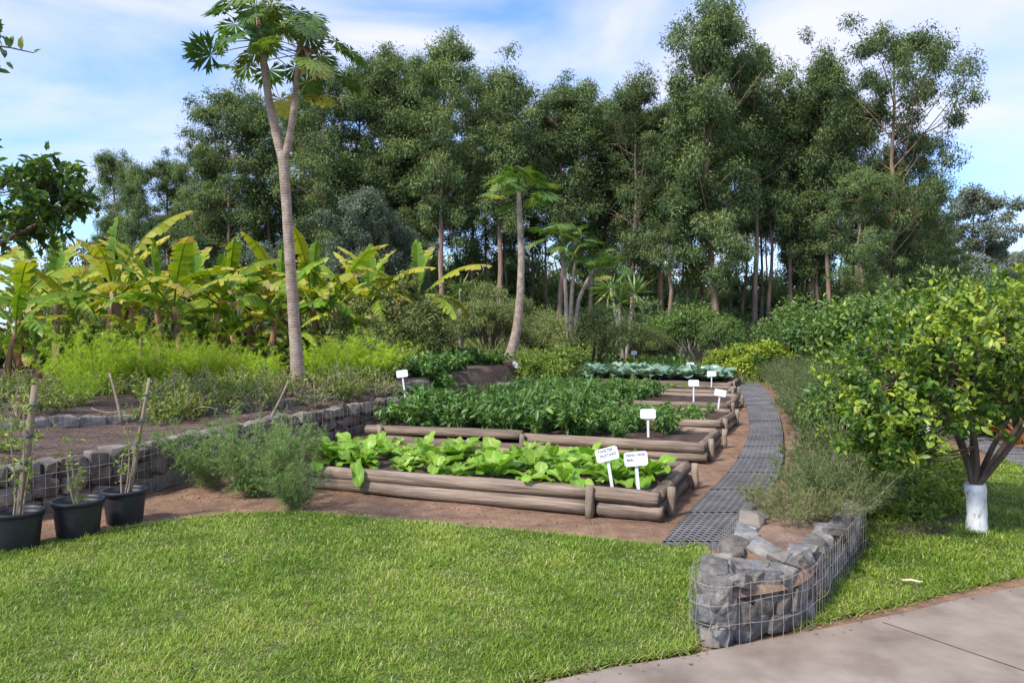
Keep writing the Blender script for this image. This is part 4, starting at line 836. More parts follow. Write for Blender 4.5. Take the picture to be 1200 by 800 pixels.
# feathery small trees around the leaning papaya
oliv = [bush(840 + i, 2.7, 1.5, M['lf_olive'], (.11, .032), 30, 520, low=.38, tint=(.4, .2), droop=.6, r=.5, shell=.6) for i in range(3)]
for k, (px, d, s_, lab) in enumerate([(572, 27, .92, 'feathery olive tree left of the leaning papaya trunk'), (645, 28, .95, 'feathery olive tree just right of the leaning papaya trunk'), (692, 27, 1.08, 'largest feathery olive tree, in the middle of its row'), (738, 31, .9, 'feathery olive tree beside the spiky yucca'), (760, 33, .75, 'small yellowish feathery tree right of the yucca'), (615, 31, .9, 'feathery olive tree behind the leaning papaya trunk')]):
    x = X(px, d); place('feathery_tree', oliv[k % 3], (x, d, tz(x, d)), lab, 'tree', 'feathery olive trees', k * 1.9, s_)
yb = bush(850, 1.35, .9, M['lf_bright'], (.09, .035), 30, 320, low=.05, tint=(.35, .2), shell=.6)
x = X(652, 20.5); place('yellow_green_bush', yb, (x, 20.5, .1), 'rounded yellow green bush at the end of the terrace bank', 'bush', None, 0, 1.05)
x = X(622, 24); place('yellow_green_bush', yb, (x, 24, tz(x, 24)), 'low green bush touching the base of the leaning papaya', 'bush', None, 1, .5)
# umbrella shaped small tree and neighbours
umb = bush(860, 3.1, 1.9, M['lf_shrub'], (.17, .06), 34, 330, low=.55, tint=(.35, .18), droop=.5, r=.55, bark='bark_pale')
x = X(818, 34); place('spreading_tree', umb, (x, 34, 0), 'small spreading tree with a pale forked trunk beyond the cabbages', 'tree', None, 0, (1.0, 1, 1.0))
x = X(795, 38); place('spreading_tree', umb, (x, 39, 0), 'thin small tree left of the forked spreading one', 'tree', None, 2, (.8, .8, .95))
x = X(850, 30); place('spreading_tree', umb, (x, 31, 0), 'slim young tree between the forked tree and the yellow bush', 'tree', None, 4, (.5, .5, .75))
# yuccas
def yucca(seed, h, heads, lf=.75):
    rng = R(seed); tr = MB(); cr_ = MB()
    for (dx, dz) in heads:
        top = np.array([dx, rng.normal(0, .1), h + dz]); tr.tube(curve_pts((0, 0, 0), top, rng, .05, 6), np.linspace(.09, .06, 6), 8, True)
        n = 60; d_ = rdirs(rng, n); d_[:, 2] = d_[:, 2] * .8 + .25; cr_.leaves(T_DIA, top + d_ * .05, d_, unit(np.array([0, 0, 1.]) + rng.normal(0, .3, (n, 3))), lf * rng.uniform(.7, 1.1, n), .085, rng.uniform(.2, 1, n))
    return [('trunk', tr.mesh('trunk', M['bark_pale'])), ('crown', cr_.mesh('crown', M['lf_yucca']))]
x = X(540, 27); place('yucca', yucca(871, 2.0, [(0, 0), (.0, .35)], .7), (x, 27, tz(x, 27)), 'yucca with a single straight pale trunk left of the leaning papaya', 'yucca')
x = X(728, 31); place('yucca', yucca(872, 3.1, [(-.55, .3), (.45, .1), (-.2, -.3)], 1.05), (x, 30, 0), 'tall spiky yucca with several heads before the dark wood', 'yucca')
# meadow grass beyond the beds
rng = R(880); n = 42000; xx = rng.uniform(-22, 16, n); yy = rng.uniform(22, 44, n); k = (np.abs(xx) < yy * .72); xx, yy = xx[k], yy[k]
ok = ~((xx < 0) & (yy < 23)); xx, yy = xx[ok], yy[ok]; zz = np.maximum(terr(xx, yy), 0); n = len(xx)
b = MB(); az = rng.uniform(0, 6.28, n); d_ = np.stack([np.cos(az) * .4, np.sin(az) * .4, np.ones(n)], -1)
b.leaves(T_NDL, np.stack([xx, yy, zz], -1), d_, rdirs(rng, n), rng.uniform(.2, .6, n), .06, np.clip(rng.normal(.5, .25, n), 0, 1))
tag(b.build('meadow_grass', M['lf_meadow']), 'rough yellowish grass between the beds and the wood', 'grass', None, 'stuff')
# ground cover greens of the far beds
b = MB(); n = 9000; xx = rng.uniform(1.6, 10.5, n); yy = rng.uniform(24.0, 36, n); hgt = .25 + .35 * rng.random(n) + .15 * vnoise(xx, yy, 1.2, 30)
keep = xx < 4.8 + (yy - 24) * .34 + .0; xx, yy, hgt = xx[keep], yy[keep], hgt[keep]; n = len(xx)
b.leaves(T_MID, np.stack([xx, yy, hgt * rng.random(n)], -1), unit(rdirs(rng, n) + [0, 0, .3]), unit(rdirs(rng, n) + [0, 0, 1]), rng.uniform(.14, .3, n), .5, np.clip(rng.normal(.55, .22, n), 0, 1))
tag(b.build('leafy_ground_cover', M['lf_pepper']), 'mass of low leafy greens in the farthest beds', 'plants', None, 'stuff')
cf = [plume(R(890 + i), 14, .7, .5, 22, T_MID, .12, .05, .9, .1, .1, .2, .3, (.6, .2), .006, .2).mesh('far_leafy_plant', [M['lf_bright'], M['stem_green']]) for i in range(2)]
for k in range(22):
    d = rng.uniform(25, 33); x = rng.uniform(1.8, min(9.5, 4.6 + (d - 24) * .34)); place('far_leafy_plant', [('p', cf[k % 2])], (x, d, 0), 'light green upright plant standing in the far beds', 'plant', 'upright plants in the far beds', k, rng.uniform(.7, 1.2))

# ------------------------------------------------------------------ bed crops
def big_leaf(b, base, az, el, Lg, wd, bend, rng, t0, ruff=.045, nu=12, nv=8, pet=.22):
    t = np.linspace(0, 1, nu); h = np.array([math.cos(az), math.sin(az), 0]); side = np.array([-math.sin(az), math.cos(az), 0]); P = [np.asarray(base, float)]
    for q in t[:-1]:
        a = el - bend * q; P.append(P[-1] + (h * math.cos(a) + np.array([0, 0, math.sin(a)])) * Lg / (nu - 1))
    P = np.array(P); T = unit(np.gradient(P, axis=0)); Nn = unit(np.cross(side, T)); Nn[Nn[:, 2] < 0] *= -1
    q = np.clip((t - pet) / (1 - pet), 0, 1); prof = np.where(t < pet, .035, np.clip(np.sin(np.pi * (q * .86 + .10)) ** .75 * (.55 + .5 * q), .035, 1)); prof[-1] = .22
    v = np.linspace(-1, 1, nv + 1); ph = rng.uniform(0, 6.28, 3); tw = rng.normal(0, .25)
    V = []; ti = []
    for i in range(nu):
        lob = 1 + .10 * math.sin(7 * t[i] * 3 + ph[0]) + rng.normal(0, .05)
        for x in v:
            wv = ruff * Lg * (abs(x) ** 1.5) * (math.sin(13 * t[i] + ph[1] + 2 * x) + .6 * math.sin(23 * t[i] + ph[2])) * (q[i] > 0)
            s2 = side * math.cos(tw * t[i]) + Nn[i] * math.sin(tw * t[i])
            V.append(P[i] + s2 * x * wd * prof[i] * lob + Nn[i] * (.22 * wd * abs(x) * prof[i] + wv + rng.normal(0, .0045))); ti.append(t0 + (.5 if abs(x) < .05 else 0) * (1 - .5 * t[i]) + rng.normal(0, .07) + .08 * (t[i]))
    i = np.arange(nu - 1)[:, None] * (nv + 1); j_ = np.arange(nv)[None]
    b.add(V, np.stack([i + j_, i + j_ + 1, i + nv + 2 + j_, i + nv + 1 + j_], -1).reshape(-1, 4), None, np.clip(ti, 0, 1))
def mustard(seed, n=9, L0=.34):
    rng = R(seed); b = MB()
    for i in range(n):
        f = i / n; big_leaf(b, rng.normal(0, .012, 3) * [1, 1, 0], i * 2.4 + rng.normal(0, .3), 1.35 - .8 * f + rng.normal(0, .15), L0 * rng.uniform(.75, 1.15) * (.72 + .38 * f), .085 * rng.uniform(.85, 1.2), rng.uniform(.9, 1.7), rng, np.clip(.30 + rng.normal(0, .14) + .22 * (1 - f), 0, .75))
    return b.mesh('mustard_plant', M['lf_mustard'])
mus = [mustard(900 + i, [10, 9, 11, 10, 9, 11][i]) for i in range(6)]
at1, L1, W1 = B1; rng = R(910); MG = 'mustard plants in the front bed'
sig = [gp(718, 574, .21), gp(748, 577, .21)]
for r, v in enumerate((.28, .64, 1.0, 1.32)):
    for c in range(10):
        u = .26 + c * .38 + rng.normal(0, .05) + (.18 if r % 2 else 0); vv = v + rng.normal(0, .05)
        if u > L1 - .2: continue
        if rng.random() < .05: continue
        x, y = at1(u, vv)
        if min(math.hypot(x - a[0], y - a[1]) for a in sig) < .13: continue
        lab = {0: 'bright green broad leaved mustard plant in the row nearest the lawn', 3: 'bright green broad leaved mustard plant in the back row of the front bed'}.get(r, 'bright green broad leaved mustard plant in the middle of the front bed')
        place('mustard_plant', [('m', mus[rng.integers(6)])], (x, y, .20), lab, 'mustard plant', [MG + ', near row', MG + ', middle', MG + ', middle', MG + ', back row'][r], rng.uniform(0, 6.28), rng.uniform(.6, 1.22))
b = MB(); big_leaf(b, (0, 0, 0), -1.2, .9, .52, .085, 2.6, R(915), .3, .06); big_leaf(b, (0, 0, 0), .4, 1.0, .4, .12, 1.3, R(916), .3); big_leaf(b, (0, 0, 0), 2.6, 1.1, .4, .12, 1.3, R(917), .3)
x, y = at1(.95, .13); o = obj('mustard_plant', b.mesh('m', M['lf_mustard'])); o.location = (x, y, .2); tag(o, 'mustard plant with one long leaf hanging over the front log', 'mustard plant')
# peppers
def pepper(seed, h=.55):
    b = plume(R(seed), 9, h, .62, 40, T_MID, .115, .050, .85, .45, .22, .05, .4, (.42, .2), .008, .25, (5, .18)); return b.mesh('pepper_plant', [M['lf_pepper'], M['stem_green']])
def pepper2(seed, h=.55):
    rng = R(seed); b = plume(rng, 10, h, .72, 26, T_MID, .13, .046, .8, .7, .2, .05, .5, (.42, .24), .008, .35); return b.mesh('pepper_plant', [M['lf_pepper'], M['stem_green']])
pep = [pepper2(930 + i, [.55, .5, .6, .52][i]) for i in range(4)]
at2, L2, W2_ = B2; rng = R(940)
for r, v in enumerate((.28, .65, 1.02, 1.3)):
    for c in range(11):
        u = .15 + c * .385 + rng.normal(0, .05); vv = v + rng.normal(0, .05)
        if u > L2 - .55 and rng.random() < .75: continue
        x, y = at2(u, vv)
        if math.hypot(x - gp(760, 514, .2)[0], y - gp(760, 514, .2)[1]) < .36 or (y < gp(760, 514, .2)[1] and abs(x - gp(760, 514, .2)[0] + .05) < .26): continue
        place('pepper_plant', [('p', pep[rng.integers(4)])], (x, y, .2), ['dark green pointed leaved pepper plant along the near log of the second bed', 'dark green pointed leaved pepper plant in the middle of the second bed', 'dark green pointed leaved pepper plant in the middle of the second bed', 'dark green pointed leaved pepper plant along the back log of the second bed'][r], 'pepper plant', ['pepper plants, near row', 'pepper plants, middle', 'pepper plants, middle', 'pepper plants, back row'][r], rng.uniform(0, 6.28), rng.uniform(.72, 1.1) * (1.08 if c < 8 else .8))
seedl = [plume(R(950 + i), 7, .16, .9, 7, T_MID, .06, .035, .9, .1, .3, .02, .3, (.7, .15), .004, .2).mesh('seedling', [M['lf_pepper'], M['stem_green']]) for i in range(2)]
for at_, L_, W_, lab, grp, cols, u0, u1, msh, sc in [(B3 + ('low green seedling in the dark soil of the third bed', 'seedlings in the third bed', 9, 2.6, 4.3, seedl, 1.2)), (B3 + ('dark green bushy plant at the far left of the third bed', 'bushy plants in the third bed', 9, .2, 2.7, pep, .95)), (B4 + ('dark green bushy plant left of the bare patch in the fourth bed', 'bushy plants in the fourth bed', 11, .2, 3.3, pep, .85)), (B5 + ('yellowish low leafy plant in the bed before the cabbages', 'yellowish plants in the fifth bed', 13, .2, 4.2, leafy, .42))]:
    for r in range(3 if msh is not pep else 3):
        for c in range(cols):
            u = u0 + (u1 - u0) * (c + .5) / cols + rng.normal(0, .05); v = W_ * (.2 + .3 * r) + rng.normal(0, .06); x, y = at_(u, v)
            place('seedling' if msh is seedl else 'bushy_crop_plant', [('p', msh[rng.integers(len(msh))])], (x, y, .2), lab, 'seedling' if msh is seedl else 'plant', grp, rng.uniform(0, 6.28), sc * rng.uniform(.75, 1.15))
for px, py, s_ in [(843, 466, 1.3), (838, 462, 1.0), (770, 506, 1.3), (752, 505, 1.1)]:
    x, y = gp(px, py, .2); place('seedling', [('p', leafy[0])], (x, y, .2), 'single light green plant by itself near the path ends of the beds', 'plant', 'single plants near the path', rng.uniform(0, 6), .35 * s_)
def cabbage(seed):
    rng = R(seed); b = MB()
    for i in range(11):
        f = i / 11; big_leaf(b, (0, 0, .06), i * 2.4 + rng.normal(0, .2), 1.2 - .7 * f, .34 * rng.uniform(.85, 1.15), .15, rng.uniform(.7, 1.2), rng, np.clip(.35 + rng.normal(0, .15), 0, .7), .05, 7, 4, .15)
    return b.mesh('cabbage', M['lf_cabbage'])
cab = [cabbage(960 + i) for i in range(3)]; at6, L6, W6 = B6
for r in range(4):
    for c in range(13):
        x, y = at6(.25 + c * .41 + rng.normal(0, .04), .35 + r * .62 + rng.normal(0, .04)); place('cabbage', [('c', cab[rng.integers(3)])], (x, y, .2), 'blue green cabbage in the ' + ['near', 'second', 'third', 'farthest'][r] + ' row of the cabbage bed', 'cabbage', 'cabbages in the ' + ['near', 'second', 'third', 'farthest'][r] + ' row', rng.uniform(0, 6.28), rng.uniform(1.15, 1.5))
# light bamboo stake among the peppers
x, y = gp(542, 500, .2); b = MB(); b.tube([(0, 0, 0), (-.01, 0, .30)], .011, 8); o = b.build('garden_stake', M['straw']); o.location = (x, y, .19); tag(o, 'short pale wooden stake among the pepper plants', 'stake')

# ------------------------------------------------------------------ signs
def sign(px, base_py, top_py, plate_w, plate_h, label, z=.2, lines=(), tilt=0., lean=0., stake=True, d=None, yaw=0.):
    if d is None: x, y = gp(px, base_py, z)
    else: x, y = X(px, d), d
    H = Zp(top_py, y) - z; g = empty('plant_sign', (x, y, z), label, 'sign', 'white plant signs', yaw); g.rotation_euler = (0, lean, yaw)
    b = MB(); b.box((0, .006, (H - plate_h * .2) / 2 - .03), (.028, .012, H - plate_h * .2 + .06)); b.build('stake', M['sign'], g, False)
    bm = bmesh.new(); bmesh.ops.create_cube(bm, size=1); bmesh.ops.scale(bm, vec=(plate_w, .006, plate_h), verts=bm.verts); bmesh.ops.bevel(bm, geom=[e for e in bm.edges if abs(e.verts[0].co.y - e.verts[1].co.y) > .004], offset=.012, segments=3, affect='EDGES')
    me = bpy.data.meshes.new('plate'); bm.to_mesh(me); bm.free(); me.materials.append(M['sign']); p = obj('plate', me, g); p.location = (0, -.005, H - plate_h / 2); p.rotation_euler = (math.radians(-6), tilt, 0)
    for i, (tx, size, ox) in enumerate(lines):
        cu = bpy.data.curves.new('t', 'FONT'); cu.body = tx; cu.size = size; cu.align_x = 'LEFT'; cu.extrude = .0004; cu.shear = .12; to = bpy.data.objects.new('t', cu); COL.objects.link(to)
        dg = bpy.context.evaluated_depsgraph_get(); me = bpy.data.meshes.new_from_object(to.evaluated_get(dg)); bpy.data.objects.remove(to); me.materials.clear(); me.materials.append(M['ink'])
        t = obj('lettering', me, p); t.location = (-plate_w / 2 + ox, -.0045, plate_h / 2 - .036 - i * .042); t.rotation_euler = (math.radians(90), 0, 0)
    return g
sign(718, 573, 524, .205, .118, 'tilted white sign with two lines of handwriting, left of the pair in the mustard bed', lines=[('TWISTER', .034, .022), ('MUSTARD', .034, .030)], tilt=-.10, lean=-.16)
sign(749, 578, 529, .205, .125, 'upright white sign with two small lines, right of the pair in the mustard bed', lines=[('Family: Herbs', .030, .018), ('Beds.', .030, .02)], tilt=.0, lean=-.09)
sign(760, 514, 479, .205, .13, 'blank white sign standing among the pepper plants', lean=-.02, tilt=.02)
sign(813, 471, 445, .215, .13, 'white sign on a tall stake in the bare soil patch', lean=0)
sign(842, 478, 456, .22, .13, 'leaning white sign at the path end of the third bed', lean=.12, tilt=.06)
sign(834, 454, 434.5, .235, .14, 'white sign in front of the pair before the cabbage bed end', lines=[('- - - -', .05, .03)])
sign(826, 446, 429, .22, .13, 'white sign left of the overlapping pair at the cabbage bed end')
sign(840, 444, 428.5, .22, .14, 'tilted white sign right of the overlapping pair at the cabbage bed end', tilt=.15)
sign(809, 440, 424.5, .24, .14, 'white sign half hidden behind the cabbages', d=24)
sign(743, 428, 411, .22, .14, 'small white sign in the far greens beyond the cabbages', d=28)
sign(729, 425, 407, .2, .14, 'tiny white sign behind the far greens', d=31)
sign(606, 432, 423, .25, .2, 'small white tag at the foot of the leaning papaya', z=tz(X(606, 21), 21), d=21)
sign(479, 462, 433, .20, .125, 'white sign on the left terrace above the pepper bed', z=tz(X(479, 12.9), 12.9), d=12.9, lean=-.13)
sign(1081, 532, 498, .2, .12, 'white sign stake half hidden under the lime tree leaves', z=.05, d=9.5)

# ------------------------------------------------------------------ pots with saplings
def pot_thing(px, base_py, r, h, label, stake, sap, lean=0.):
    x, y = gp(px, base_py); g = empty('potted_sapling', (x, y, 0), label, 'potted plant', 'black pots along the gabion wall')
    b = MB(); b.lathe([(.001, .0), (r * .78, .0), (r * .80, .01), (r * .95, h * .9), (r * .93, h - .012), (r * .88, h - .05), (r * .86, h - .07)], 40); p = b.build('pot', M['pot'], g)
    b = MB(); b.lathe([(r * .95, h * .88), (r * 1.035, h * .885), (r * 1.04, h * .985), (r * 1.02, h), (r * .95, h), (r * .935, h - .03)], 40); b.build('rim', M['pot'], p)
    b = MB(); b.lathe([(.001, h - .05), (r * .4, h - .055), (r * .9, h - .06)], 30); b.build('soil', M['soil_dark'], g)
    rng = R(int(px) + 5)
    if stake:
        ax, ay = stake[0]; bx, by = stake[1]; a = np.array([X(ax, y), y, Zp(ay, y)]) - [x, y, 0]; c = np.array([X(bx, y), y + .1, Zp(by, y)]) - [x, y, 0]
        b = MB(); b.tube(a + (c - a) * np.linspace(-.05, 1, 6)[:, None] + rng.normal(0, .003, (6, 3)), stake[2] * np.linspace(1.05, .9, 6), 8 if stake[2] < .022 else 6, True, jit=.04, rng=rng); b.build('stake', M['stake'], g)
        for f in (.42, .62, .85)[:stake[3]]:
            q = a + (c - a) * f; b = MB(); t = np.linspace(0, 6.28, 14); b.tube(np.stack([q[0] + np.cos(t) * stake[2] * 1.35, q[1] + np.sin(t) * stake[2] * 1.35, q[2] + .006 * np.sin(3 * t)], -1), .0045, 5, False); b.tube([q + [.02, -.02, 0], q + [.05, -.02, .012], q + [.06, -.02, -.01]], .004, 5); b.build('tie', M['tie'], g)
    b = MB(); lf = MB()
    for (dx, hh, n) in sap:
        P = curve_pts((dx * .3, -.02, h - .06), (dx + rng.normal(0, .02), rng.normal(0, .04), h + hh), rng, .06, 7); b.tube(P, np.linspace(.008, .003, 7), 5, False)
        pos = P[rng.integers(2, 7, n)] + rng.normal(0, .03, (n, 3)); lf.leaves(T_MID, pos, unit(rdirs(rng, n) + [0, 0, .2]), unit(rdirs(rng, n) + [0, 0, 1]), rng.uniform(.03, .065, n), .42, rng.uniform(.2, .9, n))
    if sap: b.build('stem', M['twig'], g); lf.build('foliage', M['lf_bright'], g)
    return g
pot_thing(20, 644, .165, .29, 'black plastic pot cut by the left edge, with a thick brown stake', ((20, 610), (30, 452), .026, 3), [(.05, .75, 40), (-.08, .6, 40), (.12, .5, 24)])
pot_thing(90, 630, .182, .30, 'middle black pot with a small leafy sapling and no stake', None, [(-.06, .34, 26), (-.03, .46, 16), (.02, .2, 14)])
pot_thing(145, 613, .172, .285, 'right black pot with a slim grey stake tied to a sapling', ((150, 580), (168, 443), .0165, 3), [(.03, .62, 34), (.10, .45, 26), (-.05, .3, 14)])
# low shrub behind the left pot and dry branches on the terrace
x, y = gp(12, 560, .5); place('leafy_bush', [('s', leafy[1])], (X(10, 6.9), 6.9, .42), 'loose grey green bush on the wall behind the left pot', 'bush', None, 0, (.9, .9, 1.0))
for i, (a, c, d, lab) in enumerate([((143, 487), (128, 437), 9.2, 'dry pruned branch leaning left beside the grey stake'), ((308, 487), (338, 446), 9.8, 'pale dry branch sticking up from the pruned shrubs')]):
    z0 = tz(X(a[0], d), d); p0 = np.array([X(a[0], d), d, z0]); p1 = np.array([X(c[0], d), d, Zp(c[1], d)]); b = MB(); rng = R(980 + i); b.tube(curve_pts(p0 * 0, p1 - p0, rng, .04, 6), np.linspace(.022, .012, 6), 7, True)
    q = (p1 - p0) * .25; b.tube(curve_pts(q, q + [-.35, 0, .05], rng, .1, 5), np.linspace(.012, .005, 5), 6); o = b.build('dry_branch', M['twig']); o.location = p0; tag(o, lab, 'branch')

# feathery bushes in front of the wall
def artemisia(seed, n, h, tilt): return plume(R(seed), n, h, tilt, 20, T_NDL, .034, .0055, .75, .05, .06, .07, .45, (.48, .22), .003, .3, (22, .14)).mesh('feathery_bush', [M['lf_artemisia'], M['twig']])
arts = [artemisia(990, 42, .78, .62), artemisia(991, 34, .85, .8), artemisia(992, 28, .6, .75)]
for k, (v, px, py, s_, lab) in enumerate([(1, 250, 570, 1.12, 'feathery grey green bush with stems leaning left, nearest the right pot'), (0, 292, 582, 1.12, 'densest feathery green bush, in the middle of the three by the wall'), (0, 338, 570, 1.05, 'feathery green bush overlapping the left end of the mustard bed'), (2, 346, 597, .92, 'smallest feathery bush, in front of the log corner')]):
    x, y = gp(px, py); place('feathery_bush', [('f', arts[v])], (x, y, 0), lab, 'bush', 'feathery bushes by the gabion wall', k * 2.0, s_)

# ------------------------------------------------------------------ right side: rosemary, shrubs, lime tree
def rosemary(seed, n=60, h=.62, tilt=.6, per=46, tint=(.45, .2)): return plume(R(seed), n, h, tilt, per, T_NDL, .026, .0058, .75, -.12, .12, .16, .35, tint, .004, .25, (15, .15)).mesh('rosemary', [M['lf_rosemary'], M['twig']])
ros = [rosemary(1000 + i, 44, .62, .85, 26, (.36, .18)) for i in range(3)]; ros_dry = rosemary(1010, 34, .36, 1.1, 16, (.66, .3))
RG = 'rosemary bushes along the mat path'
hl = smooth_line([gp(a, b_) for a, b_ in [(958, 512), (940, 482), (928, 466), (912, 452), (895, 441), (880, 434)]], .2, 3); rng = R(1020)
seg, _ = resample(hl, .5)
for k, p in enumerate(seg):
    for side in (0, 1):
        x, y = p[0] + .22 + side * .65 + rng.normal(0, .08), p[1] + rng.normal(0, .1); place('rosemary_bush', [('r', ros[(k + side) % 3])], (x, y, 0), 'grey green rosemary bush in the hedge along the right of the mat path', 'bush', RG, rng.uniform(0, 6), rng.uniform(1.2, 1.6) * (1.0 + .12 * side))
for k, (x, y, s_, z, v, lab) in enumerate([(2.7, 6.05, .85, .1, 0, 'rosemary bush behind the planter beside the mat path'), (2.48, 5.5, .75, .25, 1, 'rosemary bush spilling over the right corner of the gabion planter'), (2.28, 5.62, .72, .3, 2, 'rosemary bush in the middle of the gabion planter'), (2.95, 6.45, .95, 0, 1, 'rosemary bush behind the planter next to the ground cover'), (2.95, 7.0, .85, 0, 2, 'rosemary bush at the edge of the mats behind the planter'), (3.35, 7.9, 1.1, 0, 0, 'darker rosemary bush below the left side of the lime tree'), (3.35, 7.0, .95, 0, 2, 'rosemary bush between the planter and the lime tree'), (3.95, 8.9, 1.2, 0, 1, 'rosemary bush farther along behind the lime tree, by the bend of the mats')]):
    place('rosemary_bush', [('r', ros[v])], (x, y, z), lab, 'bush', None, k, s_)
for k, (x, y, s_, lab) in enumerate([(1.9, 5.05, .72, 'brown half dead rosemary on top of the gabion planter'), (1.9, 5.38, .68, 'brown dry rosemary at the mat edge of the planter'), (2.18, 5.15, .75, 'dry brownish rosemary tuft behind the loose rocks')]):
    place('rosemary_bush', [('r', ros_dry)], (x, y, .33), lab, 'bush', None, k * 2, s_)
# ground cover bed under the lime tree
b = MB(); n = 16000; u = rng.random(n) ** .5; th = rng.uniform(0, 6.28, n); cx, cy = 4.35, 8.3; yy = cy + np.sin(th) * u * 2.2; xx = cx + np.cos(th) * u * .85 + (yy - cy) * .5
top = .34 * (1 - u ** 4) + .05 * vnoise(xx, yy, 4, 9); pos = np.stack([xx, yy, top * rng.random(n) ** .4], -1)
b.leaves(T_MID, pos, unit(rdirs(rng, n) + [0, 0, .4]), unit(rdirs(rng, n) * .7 + [0, 0, 1]), rng.uniform(.035, .07, n), .55, np.clip(rng.normal(.6, .25, n), 0, 1))
tag(b.build('ground_cover', M['lf_bright']), 'dome of creeping ground cover behind the white trunk', 'plants', None, 'stuff')
poly_sheet('garden_bed', [(cx + .95 * math.cos(t) + .5 * (2.45 * math.sin(t) - .15), cy - .15 + 2.45 * math.sin(t)) for t in np.linspace(0, 6.28, 40)[:-1]], .03, M['soil_dark'])
# lime tree
def lime_tree():
    bx, by = gp(1146, 626); g = empty('lime_tree', (bx, by, 0), 'lime tree with a white painted trunk on the right lawn', 'tree'); rng = R(1100)
    t = np.linspace(0, 1, 8); b = MB(); b.tube(np.stack([.012 * np.sin(3 * t) - .02 * t, 0 * t, t * .40], -1), .078 - .012 * t + .012 * (t > .8), 18, True, jit=.03, rng=rng); b.build('painted_trunk', M['whitewash'], g)
    tr = MB(); lf = MB(); fork = np.array([-.02, 0, .36])
    C0 = np.array([.0, .0, 1.3]); RX = np.array([1.38, 1.25, .80])
    mains = [unit(np.array(v, float)) for v in [(-1, -.1, .75), (-.55, -.5, 1.0), (.15, .3, 1.2), (.75, -.2, .9), (.9, .4, .7), (-.4, .8, .9), (.3, -.8, .9)]]; nodes = []
    for k, m_ in enumerate(mains):
        e = C0 + m_ * RX * [.62, .62, .35] - [0, 0, .25]; P = curve_pts(fork, e, rng, .14, 8); tr.tube(P, np.linspace(.025, .011, 8), 7, False); nodes += list(P[3:])
    nodes = np.array(nodes); tips = []
    LC = np.array([(-.20, .1, 1.72, .42), (.22, -.1, 1.74, .45), (.62, .2, 1.66, .48), (-.62, .0, 1.42, .45), (.05, -.6, 1.25, .55), (-.85, .1, 1.15, .36), (.35, .5, 1.35, .6), (.95, -.2, 1.3, .5), (-.75, -.35, .98, .40), (-.85, .2, .84, .33), (-.65, .1, .70, .30), (1.2, .3, 1.6, .5), (.55, -.55, .95, .42), (-.1, .8, 1.3, .55), (1.1, .1, .95, .4), (-.45, -.5, 1.55, .38)])
    T = []
    for k in range(900):
        c = LC[rng.choice(len(LC), p=LC[:, 3] ** 2 / (LC[:, 3] ** 2).sum())]; T.append(c[:3] + rdirs(rng, 1)[0] * c[3] * np.array([1.05, 1.05, .8]) * rng.random() ** .36)
    T = np.array(T); T = T[(T[:, 2] > .5) & ~((T[:, 2] < .86) & (T[:, 0] > -.35) & (T[:, 1] < .4) & (rng.random(len(T)) < .8))]
    for p in T:
        i = np.argmin(np.linalg.norm(nodes - p, axis=1) + .25 * np.abs(nodes[:, 2] - p[2] + .2)); P = curve_pts(nodes[i], p, rng, .18, 5)
        if rng.random() < .35: tr.tube(P, np.linspace(.008, .003, 5), 4, False)
        out_ = unit(p - C0); dirn = unit(out_ * .8 + np.array([0, 0, .55]) + rng.normal(0, .3, 3)); m_ = rng.integers(15, 24); s_ = rng.random(m_); pos = p + dirn * (s_ * .20 - .12)[:, None] + rng.normal(0, .022, (m_, 3))
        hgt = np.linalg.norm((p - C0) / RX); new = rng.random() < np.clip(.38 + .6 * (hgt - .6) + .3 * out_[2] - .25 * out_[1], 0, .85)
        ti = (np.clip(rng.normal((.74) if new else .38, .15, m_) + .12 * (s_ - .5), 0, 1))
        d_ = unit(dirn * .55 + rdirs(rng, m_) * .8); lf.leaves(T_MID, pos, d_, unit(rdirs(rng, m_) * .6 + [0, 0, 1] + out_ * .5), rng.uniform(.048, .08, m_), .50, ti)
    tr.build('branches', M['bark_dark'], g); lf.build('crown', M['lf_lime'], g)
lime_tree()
# dense shrubs behind
sh = [bush(1120 + i, 2.7, 1.9, M['lf_shrub'], (.15, .065), 46, 330, low=.08, tint=(.38, .18), tpl=T_MID, r=.55) for i in range(3)]
for k, (px, d, s_, z, lab) in enumerate([(940, 29, .95, 1, 'dense dark green shrub at the far end of the rosemary hedge'), (985, 25, 1.12, 1, 'tall dense green shrub behind the rosemary hedge'), (1040, 21, 1.12, 1, 'dense green shrub with light tips left of the lime tree crown'), (1100, 23, 1.25, 1, 'dark shrub rising just behind the lime tree crown'), (1150, 18, 1.05, 1, 'dark shrub behind the middle of the lime tree crown'), (1050, 14.5, .62, 1, 'lower shrub between the rosemary hedge and the lime tree'), (1025, 17, .62, 1, 'low dark shrub against the rosemary hedge'), (1010, 10.6, .42, 1, 'lowest dark shrub under the left side of the lime tree crown'), (1260, 15, 1.1, 1, 'big shrub at the right edge behind the lime tree')]):
    x = X(px, d); place('dense_shrub', sh[k % 3], (x, d, 0), lab, 'shrub', 'dense shrubs behind the rosemary hedge', k * 1.8, s_)
ysh = bush(1130, 2.3, 1.3, M['lf_lime'], (.17, .07), 30, 240, low=.1, tint=(.72, .2), tpl=T_MID, r=.45)
x = X(1190, 11.5); place('yellow_leaved_shrub', ysh, (x, 11.5, 0), 'shrub with yellowing leaves at the right edge above the orange plant', 'shrub', None, 0, 1.04)
x = X(886, 25); place('yellow_leaved_shrub', ysh, (x, 25, 0), 'bright yellow green shrub beyond the far end of the mat path', 'shrub', None, 2, (.85, .85, .66))
x = X(862, 27); place('yellow_leaved_shrub', ysh, (x, 28, 0), 'smaller yellow green shrub behind the end of the mat path', 'shrub', None, 4, (.6, .6, .5))
